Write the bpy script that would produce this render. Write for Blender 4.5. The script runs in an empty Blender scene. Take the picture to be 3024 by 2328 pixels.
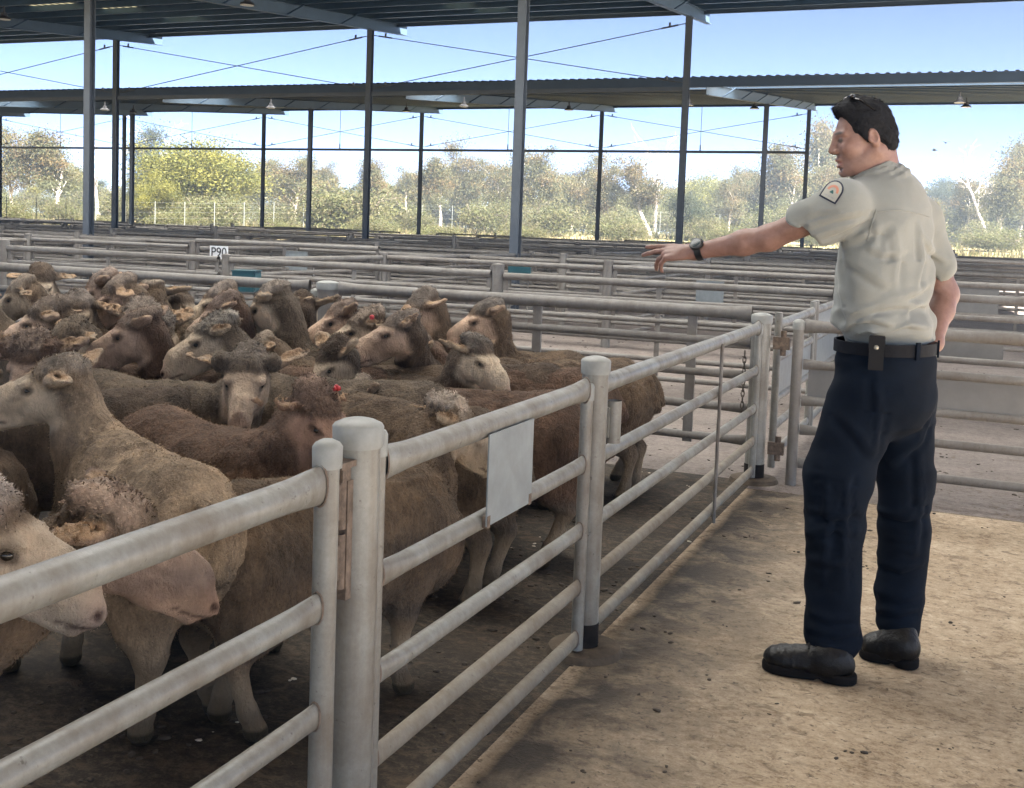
import bpy, bmesh, math, random
import numpy as np
from mathutils import Vector, Matrix
from mathutils.bvhtree import BVHTree

SC = bpy.context.scene
COL = SC.collection
R = math.radians
random.seed(11)
RNG = np.random.default_rng(7)

# ------------------------------------------------------------------ camera
F_PX, PX, PY = 3300.0, 1512.0, 930.0          # focal length and principal point in photo pixels (3024 x 2328)
CAM = np.array([0.0, 0.0, 1.384])
HEAD, PITCH, ROLL = R(22.8), R(4.36), R(2.06)
_h = np.array([-math.sin(HEAD), math.cos(HEAD), 0.0])
_z = np.array([0.0, 0.0, 1.0])
_fw = _h * math.cos(PITCH) - _z * math.sin(PITCH)
_r0 = np.array([math.cos(HEAD), math.sin(HEAD), 0.0])
_u0 = np.cross(_r0, _fw)
CR = _r0 * math.cos(ROLL) + _u0 * math.sin(ROLL)
CU = _u0 * math.cos(ROLL) - _r0 * math.sin(ROLL)

cam_data = bpy.data.cameras.new('camera')
cam_data.sensor_width = 36.0
cam_data.lens = 36.0 * F_PX / 3024.0
cam_data.shift_y = -(1164.0 - PY) / 3024.0
cam_data.clip_start = 0.05
cam_data.clip_end = 3000.0
cam = bpy.data.objects.new('camera', cam_data)
COL.objects.link(cam)
cam.matrix_world = Matrix(((CR[0], CU[0], -_fw[0], CAM[0]), (CR[1], CU[1], -_fw[1], CAM[1]),
                           (CR[2], CU[2], -_fw[2], CAM[2]), (0, 0, 0, 1)))
SC.camera = cam

# ------------------------------------------------------------------ daylight
SUN_EL = R(42)
SUN_AZ = np.array([0.80, -0.60])               # horizontal direction towards the sun: behind the camera, to the right
world = bpy.data.worlds.new('World')
SC.world = world
world.use_nodes = True
_nt = world.node_tree
_nt.nodes.clear()
_sky = _nt.nodes.new('ShaderNodeTexSky')
_sky.sky_type = 'NISHITA'
_sky.sun_disc = False
_sky.sun_elevation = SUN_EL
_sky.sun_rotation = math.atan2(SUN_AZ[0], SUN_AZ[1])
_sky.altitude = 200
_sky.air_density = 0.14
_sky.dust_density = 0.0
_sky.ozone_density = 0.6
_bg = _nt.nodes.new('ShaderNodeBackground')
_bg.inputs['Strength'].default_value = 0.05
_wo = _nt.nodes.new('ShaderNodeOutputWorld')
_nt.links.new(_sky.outputs[0], _bg.inputs[0])
_nt.links.new(_bg.outputs[0], _wo.inputs[0])

sun_data = bpy.data.lights.new('sun', 'SUN')
sun_data.energy = 5.0
sun_data.angle = R(0.5)
sun_data.color = (1.0, 0.95, 0.88)
sun = bpy.data.objects.new('sun', sun_data)
COL.objects.link(sun)
_sd = Vector((SUN_AZ[0] * math.cos(SUN_EL), SUN_AZ[1] * math.cos(SUN_EL), math.sin(SUN_EL)))
sun.rotation_euler = _sd.to_track_quat('Z', 'Y').to_euler()
sun.location = (20, -20, 30)

SC.view_settings.view_transform = 'Standard'
SC.view_settings.look = 'None'
SC.view_settings.exposure = 3.5
SC.view_settings.gamma = 1.0
SC.cycles.max_bounces = 8
SC.cycles.diffuse_bounces = 5
SC.cycles.use_denoising = True

# ------------------------------------------------------------------ helpers
def cam_pt(vx, vy, d):
    """point at horizontal distance d (m) ahead of the camera seen at (vx, vy) of the 2184-wide photo"""
    x, y = vx * 3024 / 2184, vy * 3024 / 2184
    ray = _fw + CR * (x - PX) / F_PX - CU * (y - PY) / F_PX
    return CAM + ray * (d / float(ray @ _h))

def cam_z(vx, vy, z):
    x, y = vx * 3024 / 2184, vy * 3024 / 2184
    ray = _fw + CR * (x - PX) / F_PX - CU * (y - PY) / F_PX
    return CAM + ray * ((z - CAM[2]) / ray[2])

def cam_dir(deg):
    """unit horizontal direction, 0 = picture right, 90 = away from the camera"""
    a = R(deg)
    return _r0 * math.cos(a) + _h * math.sin(a)

def tag(o, label=None, cat=None, group=None, kind=None):
    if label: o['label'] = label
    if cat: o['category'] = cat
    if group: o['group'] = group
    if kind: o['kind'] = kind
    return o

def empty(name, loc, rz=0.0):
    o = bpy.data.objects.new(name, None)
    o.empty_display_size = 0.2
    o.location = tuple(float(v) for v in loc)
    o.rotation_euler = (0, 0, rz)
    COL.objects.link(o)
    return o

def link_mesh(name, me, mat, parent=None, loc=(0, 0, 0), rz=0.0):
    o = bpy.data.objects.new(name, me)
    if mat is not None and not me.materials:
        for m in (mat if isinstance(mat, (list, tuple)) else [mat]):
            me.materials.append(m)
    o.location = tuple(float(v) for v in loc)
    o.rotation_euler = (0, 0, rz)
    if parent is not None:
        o.parent = parent
    COL.objects.link(o)
    return o

class MB:
    """collects shapes that become one mesh"""
    def __init__(self):
        self.v, self.f, self.s, self.m = [], [], [], []
        self.mi = 0
    def add(self, vs, fs, smooth=False):
        b = len(self.v)
        self.v += [tuple(float(c) for c in p) for p in vs]
        for f in fs:
            self.f.append([i + b for i in f]); self.s.append(smooth); self.m.append(self.mi)
        return self
    def box(self, c, s, rz=0.0, M=None):
        x, y, z = s[0] / 2, s[1] / 2, s[2] / 2
        vs = [(-x, -y, -z), (x, -y, -z), (x, y, -z), (-x, y, -z), (-x, -y, z), (x, -y, z), (x, y, z), (-x, y, z)]
        if M is not None:
            vs = [M @ Vector(p) for p in vs]
        if rz:
            ca, sa = math.cos(rz), math.sin(rz)
            vs = [(p[0] * ca - p[1] * sa, p[0] * sa + p[1] * ca, p[2]) for p in vs]
        vs = [(p[0] + c[0], p[1] + c[1], p[2] + c[2]) for p in vs]
        return self.add(vs, [(0, 3, 2, 1), (4, 5, 6, 7), (0, 1, 5, 4), (1, 2, 6, 5), (2, 3, 7, 6), (3, 0, 4, 7)])
    def tube(self, pts, rad, n=10, caps=True, flat=1.0):
        """swept tube through pts; rad is one radius or one per point; flat squeezes it sideways"""
        pts = [Vector([float(c) for c in p]) for p in pts]
        rs = rad if isinstance(rad, (list, tuple)) else [rad] * len(pts)
        vs, fs = [], []
        up = Vector((0, 0, 1))
        for i, p in enumerate(pts):
            t = (pts[min(i + 1, len(pts) - 1)] - pts[max(i - 1, 0)]).normalized()
            a = t.cross(up)
            if a.length < 1e-3: a = t.cross(Vector((1, 0, 0)))
            a.normalize()
            b = a.cross(t)
            for k in range(n):
                th = 2 * math.pi * k / n
                vs.append(p + a * (math.cos(th) * rs[i] * flat) + b * (math.sin(th) * rs[i]))
        for i in range(len(pts) - 1):
            for k in range(n):
                k2 = (k + 1) % n
                fs.append((i * n + k, i * n + k2, (i + 1) * n + k2, (i + 1) * n + k))
        self.add(vs, fs, True)
        if caps:
            self.add(vs[:n], [tuple(range(n))])
            self.add(vs[-n:], [tuple(range(n - 1, -1, -1))])
        return self
    def lathe(self, prof, n=20, c=(0, 0, 0)):
        vs, fs = [], []
        for r, z in prof:
            for k in range(n):
                th = 2 * math.pi * k / n
                vs.append((c[0] + r * math.cos(th), c[1] + r * math.sin(th), c[2] + z))
        for i in range(len(prof) - 1):
            for k in range(n):
                k2 = (k + 1) % n
                fs.append((i * n + k, i * n + k2, (i + 1) * n + k2, (i + 1) * n + k))
        return self.add(vs, fs, True)
    def sphere(self, c, r, n=10, sq=(1, 1, 1)):
        prof = [(math.sin(math.pi * i / n) * 1.0, -math.cos(math.pi * i / n)) for i in range(n + 1)]
        vs, fs = [], []
        for rr, z in prof:
            for k in range(n * 2):
                th = math.pi * k / n
                vs.append((c[0] + r * sq[0] * rr * math.cos(th), c[1] + r * sq[1] * rr * math.sin(th), c[2] + r * sq[2] * z))
        m = n * 2
        for i in range(n):
            for k in range(m):
                k2 = (k + 1) % m
                fs.append((i * m + k, i * m + k2, (i + 1) * m + k2, (i + 1) * m + k))
        return self.add(vs, fs, True)
    def mesh(self, name):
        me = bpy.data.meshes.new(name)
        me.from_pydata(self.v, [], self.f)
        me.polygons.foreach_set('use_smooth', self.s)
        if any(self.m):
            me.polygons.foreach_set('material_index', self.m)
        me.validate()
        me.set_sharp_from_angle(angle=R(38))
        me.update()
        return me
    def obj(self, name, mat, parent=None, loc=(0, 0, 0), rz=0.0):
        return link_mesh(name, self.mesh(name), mat, parent, loc, rz)

def copy_tree(o, parent=None):
    c = o.copy()
    COL.objects.link(c)
    if parent is not None:
        c.parent = parent
    for ch in [q for q in bpy.data.objects if q.parent == o]:
        copy_tree(ch, c)
    return c

ORD = ['', 'first', 'second', 'third', 'fourth', 'fifth', 'sixth', 'seventh', 'eighth', 'ninth', 'tenth', 'eleventh',
       'twelfth', 'thirteenth', 'fourteenth', 'fifteenth', 'sixteenth', 'seventeenth', 'eighteenth', 'nineteenth', 'twentieth',
       'twenty-first', 'twenty-second', 'twenty-third', 'twenty-fourth', 'twenty-fifth', 'twenty-sixth']

# ------------------------------------------------------------------ materials
def new_mat(name):
    m = bpy.data.materials.new(name)
    m.use_nodes = True
    nt = m.node_tree
    b = nt.nodes['Principled BSDF']
    return m, nt, b

def N(nt, typ, **kw):
    n = nt.nodes.new(typ)
    for k, v in kw.items():
        if k in n.inputs: n.inputs[k].default_value = v
        else: setattr(n, k, v)
    return n

def coords(nt, scale=(1, 1, 1), kind='Object'):
    tc = nt.nodes.new('ShaderNodeTexCoord')
    mp = nt.nodes.new('ShaderNodeMapping')
    mp.inputs['Scale'].default_value = scale
    nt.links.new(tc.outputs[kind], mp.inputs['Vector'])
    return mp.outputs['Vector']

def world_coords(nt, scale=(1, 1, 1)):
    g = nt.nodes.new('ShaderNodeNewGeometry')
    mp = nt.nodes.new('ShaderNodeMapping')
    mp.inputs['Scale'].default_value = scale
    nt.links.new(g.outputs['Position'], mp.inputs['Vector'])
    return mp.outputs['Vector']

def noise(nt, vec, scale, detail=4.0, rough=0.6, dist=0.0):
    n = N(nt, 'ShaderNodeTexNoise')
    n.inputs['Scale'].default_value = scale
    n.inputs['Detail'].default_value = detail
    n.inputs['Roughness'].default_value = rough
    n.inputs['Distortion'].default_value = dist
    nt.links.new(vec, n.inputs['Vector'])
    return n.outputs['Fac']

def ramp(nt, fac, stops):
    r = nt.nodes.new('ShaderNodeValToRGB')
    e = r.color_ramp.elements
    while len(e) > 1: e.remove(e[-1])
    e[0].position = stops[0][0]; e[0].color = tuple(stops[0][1]) + (1,)
    for p, c in stops[1:]:
        x = e.new(p); x.color = tuple(c) + (1,)
    nt.links.new(fac, r.inputs['Fac'])
    return r.outputs['Color']

def mix(nt, fac, a, b, mode='MIX'):
    m = nt.nodes.new('ShaderNodeMix')
    m.data_type = 'RGBA'
    m.blend_type = mode
    for val, sock in ((fac, m.inputs[0]), (a, m.inputs[6]), (b, m.inputs[7])):
        if hasattr(val, 'is_linked') or hasattr(val, 'node'): nt.links.new(val, sock)
        elif isinstance(val, (int, float)): sock.default_value = val
        else: sock.default_value = tuple(val) + (1,)
    return m.outputs[2]

def math_n(nt, op, a, b=0.0, clamp=False):
    m = nt.nodes.new('ShaderNodeMath')
    m.operation = op
    m.use_clamp = clamp
    for val, sock in ((a, m.inputs[0]), (b, m.inputs[1])):
        if hasattr(val, 'node'): nt.links.new(val, sock)
        else: sock.default_value = val
    return m.outputs[0]

def maprange(nt, v, a, b, c=0.0, d=1.0):
    m = nt.nodes.new('ShaderNodeMapRange')
    m.inputs[1].default_value = a; m.inputs[2].default_value = b
    m.inputs[3].default_value = c; m.inputs[4].default_value = d
    nt.links.new(v, m.inputs[0])
    return m.outputs[0]

def bump(nt, b, h, strength=0.3, dist=0.02):
    n = nt.nodes.new('ShaderNodeBump')
    n.inputs['Strength'].default_value = strength
    n.inputs['Distance'].default_value = dist
    nt.links.new(h, n.inputs['Height'])
    nt.links.new(n.outputs[0], b.inputs['Normal'])

def plain(name, col, rough=0.6, metal=0.0, var=0.12, scale=12.0, bmp=0.0, spec=0.5):
    m, nt, b = new_mat(name)
    f = noise(nt, coords(nt), scale, 5, 0.65)
    lo = [c * (1 - var) for c in col]; hi = [min(1, c * (1 + var)) for c in col]
    nt.links.new(ramp(nt, f, [(0.3, lo), (0.7, hi)]), b.inputs['Base Color'])
    b.inputs['Roughness'].default_value = rough
    b.inputs['Metallic'].default_value = metal
    b.inputs['Specular IOR Level'].default_value = spec
    if bmp: bump(nt, b, f, bmp, 0.01)
    return m

def steel_mat(name, col, dirt, amount, rough=0.38, metal=0.0):
    """dusty painted / galvanised pipe: mottled, with dirt patches, streaks and fine specks"""
    m, nt, b = new_mat(name)
    v = world_coords(nt)
    big = noise(nt, v, 5.0, 6, 0.7)
    fine = noise(nt, v, 90.0, 4, 0.7)
    streak = noise(nt, world_coords(nt, (30, 30, 2.0)), 1.0, 4, 0.6)
    base = ramp(nt, fine, [(0.3, [c * 0.86 for c in col]), (0.7, [min(1, c * 1.08) for c in col])])
    k = math_n(nt, 'ADD', math_n(nt, 'MULTIPLY', big, 0.65), math_n(nt, 'MULTIPLY', streak, 0.35))
    dm = maprange(nt, k, 0.62 - amount * 0.25, 0.72 - amount * 0.1)
    c1 = mix(nt, math_n(nt, 'MULTIPLY', dm, 0.75), base, dirt)
    spk = maprange(nt, noise(nt, v, 38.0, 3, 0.8), 0.64, 0.72)
    c2 = mix(nt, math_n(nt, 'MULTIPLY', spk, 0.7), c1, [c * 0.45 for c in dirt])
    nt.links.new(c2, b.inputs['Base Color'])
    nt.links.new(maprange(nt, big, 0.3, 0.7, rough - 0.08, rough + 0.2), b.inputs['Roughness'])
    b.inputs['Metallic'].default_value = metal
    bump(nt, b, fine, 0.12, 0.004)
    return m

M = {}
M['steel_near'] = steel_mat('painted_steel', (0.222, 0.224, 0.205), (0.105, 0.08, 0.056), 0.9)
M['steel_low'] = steel_mat('dusty_low_steel', (0.235, 0.215, 0.175), (0.13, 0.095, 0.06), 1.0, 0.6)
M['steel_pen'] = steel_mat('galvanised_pen_steel', (0.185, 0.175, 0.16), (0.11, 0.092, 0.075), 0.8, 0.55)
M['steel_cap'] = plain('cap_paint', (0.235, 0.24, 0.222), 0.5, 0, 0.15, 25)
M['rusty'] = plain('rusty_hinge', (0.14, 0.105, 0.08), 0.8, 0.2, 0.5, 40, 0.4)
M['bitumen'] = plain('black_post_foot', (0.014, 0.012, 0.011), 0.9, 0, 0.4, 30, 0.3, 0.2)
M['footing'] = plain('concrete_footing', (0.075, 0.055, 0.036), 0.9, 0, 0.35, 25, 0.5)
M['column'] = plain('grey_column_paint', (0.070, 0.085, 0.105), 0.5, 0.0, 0.12, 6)
M['beam'] = plain('grey_beam_paint', (0.060, 0.095, 0.135), 0.5, 0.0, 0.10, 4)
M['purlin'] = plain('zinc_purlin', (0.04, 0.075, 0.125), 0.38, 0.3, 0.18, 3)
M['rod'] = plain('dark_steel_rod', (0.10, 0.11, 0.12), 0.5, 0.4)
M['sheet'] = plain('galvanised_infill_sheet', (0.17, 0.168, 0.162), 0.42, 0.1, 0.12, 7)
M['sheet_blue'] = plain('pale_infill_sheet', (0.19, 0.215, 0.225), 0.4, 0.0, 0.16, 14)
M['teal'] = plain('teal_plastic', (0.008, 0.055, 0.07), 0.45)
M['teal_light'] = plain('pale_teal_side', (0.03, 0.10, 0.12), 0.45)
M['sign_white'] = plain('sign_white', (0.75, 0.76, 0.76), 0.5, 0, 0.06)
M['sign_black'] = plain('sign_black', (0.015, 0.015, 0.015), 0.5)
M['lamp_black'] = plain('lamp_housing', (0.03, 0.03, 0.035), 0.5)
M['lamp_lens'] = plain('lamp_reflector', (0.75, 0.75, 0.72), 0.25)
M['chain'] = plain('dark_chain', (0.09, 0.075, 0.06), 0.55, 0.5)

# roof sheet
def roof_mat():
    m, nt, b = new_mat('corrugated_roof_steel')
    v = world_coords(nt, (3.0, 0.25, 1.0))
    f = noise(nt, v, 2.0, 5, 0.6)
    nt.links.new(ramp(nt, f, [(0.3, (0.008, 0.026, 0.062)), (0.7, (0.020, 0.048, 0.098))]), b.inputs['Base Color'])
    b.inputs['Specular IOR Level'].default_value = 0.2
    nt.links.new(maprange(nt, f, 0.3, 0.7, 0.55, 0.7), b.inputs['Roughness'])
    return m
M['roof'] = roof_mat()
def skylight_mat(c=(0.72, 0.74, 0.72)):
    m, nt, b = new_mat('translucent_roof_sheet')
    nt.nodes.remove(b)
    t = N(nt, 'ShaderNodeBsdfTranslucent'); t.inputs['Color'].default_value = (*c, 1)
    d = N(nt, 'ShaderNodeBsdfDiffuse'); d.inputs['Color'].default_value = (c[0] * 0.7, c[1] * 0.7, c[2] * 0.65, 1)
    x = N(nt, 'ShaderNodeMixShader'); x.inputs[0].default_value = 0.12
    nt.links.new(t.outputs[0], x.inputs[1]); nt.links.new(d.outputs[0], x.inputs[2])
    nt.links.new(x.outputs[0], nt.nodes['Material Output'].inputs['Surface'])
    return m
M['skylight'] = skylight_mat((0.90, 0.91, 0.90))  # brighter sheet for the added, out-of-view skylight strips
M['skylight_dull'] = skylight_mat((0.10, 0.09, 0.055))
M['roof_light'] = plain('pale_galvanised_roof_underside', (0.42, 0.42, 0.41), 0.6, 0.0, 0.06, 2)  # near roof, out of view: made paler to bounce fill light down
M['fascia'] = plain('fascia_steel', (0.055, 0.085, 0.13), 0.5, 0.2, 0.1, 2)

def floor_mat(name, stops, spot=(0.05, 0.035, 0.022), spots=0.5, fence_shade=False):
    m, nt, b = new_mat(name)
    v = world_coords(nt)
    st = world_coords(nt, (1.0, 1.3, 1.0))
    n1 = noise(nt, st, 2.2, 8, 0.72, 0.4)
    n2 = noise(nt, st, 26.0, 6, 0.75, 0.3)
    n3 = noise(nt, v, 120.0, 4, 0.7)
    k = math_n(nt, 'ADD', math_n(nt, 'MULTIPLY', n1, 0.34), math_n(nt, 'ADD', math_n(nt, 'MULTIPLY', n2, 0.44), math_n(nt, 'MULTIPLY', n3, 0.22)))
    c = ramp(nt, k, stops)
    # trodden manure: soft blots of several sizes
    b1 = maprange(nt, noise(nt, st, 11.0, 6, 0.68, 0.9), 0.60 - 0.05 * spots, 0.66)
    c = mix(nt, math_n(nt, 'MULTIPLY', b1, 0.6), c, [x * 2.2 for x in spot])
    b2 = maprange(nt, noise(nt, st, 40.0, 4, 0.65, 0.8), 0.615 - 0.03 * spots, 0.67)
    c = mix(nt, math_n(nt, 'MULTIPLY', b2, 0.75), c, spot)
    b3 = maprange(nt, noise(nt, v, 1.1, 4, 0.6), 0.5, 0.75)
    c = mix(nt, math_n(nt, 'MULTIPLY', b3, 0.18), c, [x * 3 for x in spot])
    rough = 0.85
    if fence_shade:                                    # blotchy shade along the foot of the fence, painted into the floor
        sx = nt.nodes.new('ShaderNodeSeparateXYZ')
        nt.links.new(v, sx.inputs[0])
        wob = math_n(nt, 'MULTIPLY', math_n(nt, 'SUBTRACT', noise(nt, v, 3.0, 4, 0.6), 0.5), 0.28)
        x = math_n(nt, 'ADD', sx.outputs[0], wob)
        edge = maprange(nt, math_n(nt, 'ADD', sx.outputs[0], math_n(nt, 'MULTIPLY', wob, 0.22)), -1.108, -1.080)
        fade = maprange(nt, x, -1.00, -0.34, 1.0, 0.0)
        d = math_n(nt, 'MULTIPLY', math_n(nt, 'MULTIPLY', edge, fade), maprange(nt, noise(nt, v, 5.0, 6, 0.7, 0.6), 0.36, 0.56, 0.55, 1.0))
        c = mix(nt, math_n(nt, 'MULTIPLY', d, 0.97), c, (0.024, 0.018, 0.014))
    nt.links.new(c, b.inputs['Base Color'])
    b.inputs['Roughness'].default_value = rough
    if fence_shade: nt.links.new(maprange(nt, d, 0.0, 1.0, rough, 0.6), b.inputs['Roughness'])
    b.inputs['Specular IOR Level'].default_value = 0.3
    bump(nt, b, math_n(nt, 'ADD', n2, math_n(nt, 'MULTIPLY', b1, 0.5)), 0.5, 0.012)
    return m
M['aisle'] = floor_mat('dusty_aisle_concrete', [(0.38, (0.17, 0.115, 0.065)), (0.47, (0.32, 0.245, 0.165)), (0.53, (0.40, 0.315, 0.22)), (0.62, (0.54, 0.44, 0.32))], spots=1.15, fence_shade=True)
M['penfloor'] = floor_mat('dung_covered_concrete', [(0.39, (0.008, 0.0065, 0.005)), (0.5, (0.028, 0.022, 0.016)), (0.60, (0.095, 0.074, 0.052))], spots=1.6)
M['yardfloor'] = floor_mat('grey_yard_concrete', [(0.38, (0.085, 0.068, 0.060)), (0.5, (0.185, 0.157, 0.14)), (0.61, (0.26, 0.222, 0.195))], spots=0.5)

def ground_mat():
    m, nt, b = new_mat('dry_grass_and_earth')
    v = world_coords(nt)
    n1 = noise(nt, v, 0.12, 6, 0.65)
    n2 = noise(nt, v, 1.5, 6, 0.7)
    c = ramp(nt, n2, [(0.3, (0.22, 0.155, 0.08)), (0.6, (0.30, 0.235, 0.125)), (0.75, (0.34, 0.285, 0.165))])
    g = ramp(nt, n2, [(0.3, (0.15, 0.14, 0.05)), (0.7, (0.27, 0.24, 0.10))])
    nt.links.new(mix(nt, maprange(nt, n1, 0.45, 0.6), c, g), b.inputs['Base Color'])
    b.inputs['Roughness'].default_value = 0.95
    bump(nt, b, n2, 0.6, 0.08)
    return m
M['ground'] = ground_mat()

# ------------------------------------------------------------------ ground and floors
def smooth(a, b, x):
    t = np.clip((x - a) / (b - a), 0, 1)
    return t * t * (3 - 2 * t)

def ground_z(x, y):
    return -0.012 + 1.25 * smooth(54, 105, y + 0.12 * abs(x))

def build_ground():
    xs = np.concatenate([np.linspace(-1500, -160, 12), np.linspace(-150, 90, 97), np.linspace(110, 1500, 12)])
    ys = np.concatenate([np.linspace(-1200, -40, 10), np.linspace(-30, 170, 81), np.linspace(190, 1600, 14)])
    vs = [(x, y, float(ground_z(x, y))) for y in ys for x in xs]
    n = len(xs)
    fs = [(j * n + i, j * n + i + 1, (j + 1) * n + i + 1, (j + 1) * n + i) for j in range(len(ys) - 1) for i in range(n - 1)]
    mb = MB(); mb.add(vs, fs, True)
    tag(mb.obj('ground', M['ground']), kind='structure')
build_ground()

FENCE_X = -1.14
FAR_Y = 6.36
def sheet(name, x0, x1, y0, y1, z, mat):
    mb = MB()
    mb.add([(x0, y0, z), (x1, y0, z), (x1, y1, z), (x0, y1, z)], [(0, 1, 2, 3)])
    tag(mb.obj(name, mat), kind='structure')
sheet('pen_floor', -14, FENCE_X, -12.5, FAR_Y, 0.0, M['penfloor'])
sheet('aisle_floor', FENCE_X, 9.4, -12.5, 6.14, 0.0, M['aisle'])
sheet('yard_floor', FENCE_X, 9.4, 6.152, 51.5, 0.0, M['yardfloor'])
sheet('yard_floor', -62, FENCE_X, FAR_Y, 51.5, 0.0, M['yardfloor'])
M['apron'] = plain('pale_concrete_apron', (0.66, 0.60, 0.52), 0.9, 0, 0.12, 3)  # slab out of view, added to bounce sunlight under the roofs
sheet('concrete_apron', 9.4, 34, -32, 50, 0.0, M['apron'])
mbj = MB(); mbj.box((4.1, 6.146, -0.004), (10.4, 0.012, 0.006))
tag(mbj.obj('floor_joint', M['bitumen']), kind='structure')

# ------------------------------------------------------------------ sheds (saw-tooth roofs, each rising away from the camera)
COLX = [-7.3 - 9.3 * i for i in range(-1, 6)]      # 2.0, -7.3, -16.6 ...
SLOPE = 0.09
ROOF_X0, ROOF_X1 = -58.0, 6.6
def roof_z(y, y0):
    return 5.65 + SLOPE * (y - y0)

def i_beam(mb, p0, p1, w, h, tf=0.014, tw=0.010):
    """I-section from p0 to p1 (running mainly along Y), centred"""
    p0, p1 = Vector(p0), Vector(p1)
    for off, ww, hh in ((0, tw, h - 2 * tf), (h / 2 - tf / 2, w, tf), (-h / 2 + tf / 2, w, tf)):
        vs = []
        for p in (p0, p1):
            for sx, sz in ((-1, -1), (1, -1), (1, 1), (-1, 1)):
                vs.append((p.x + sx * ww / 2, p.y, p.z + off + sz * hh / 2))
        mb.add(vs, [(0, 1, 2, 3), (7, 6, 5, 4), (0, 4, 5, 1), (1, 5, 6, 2), (2, 6, 7, 3), (3, 7, 4, 0)])

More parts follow.
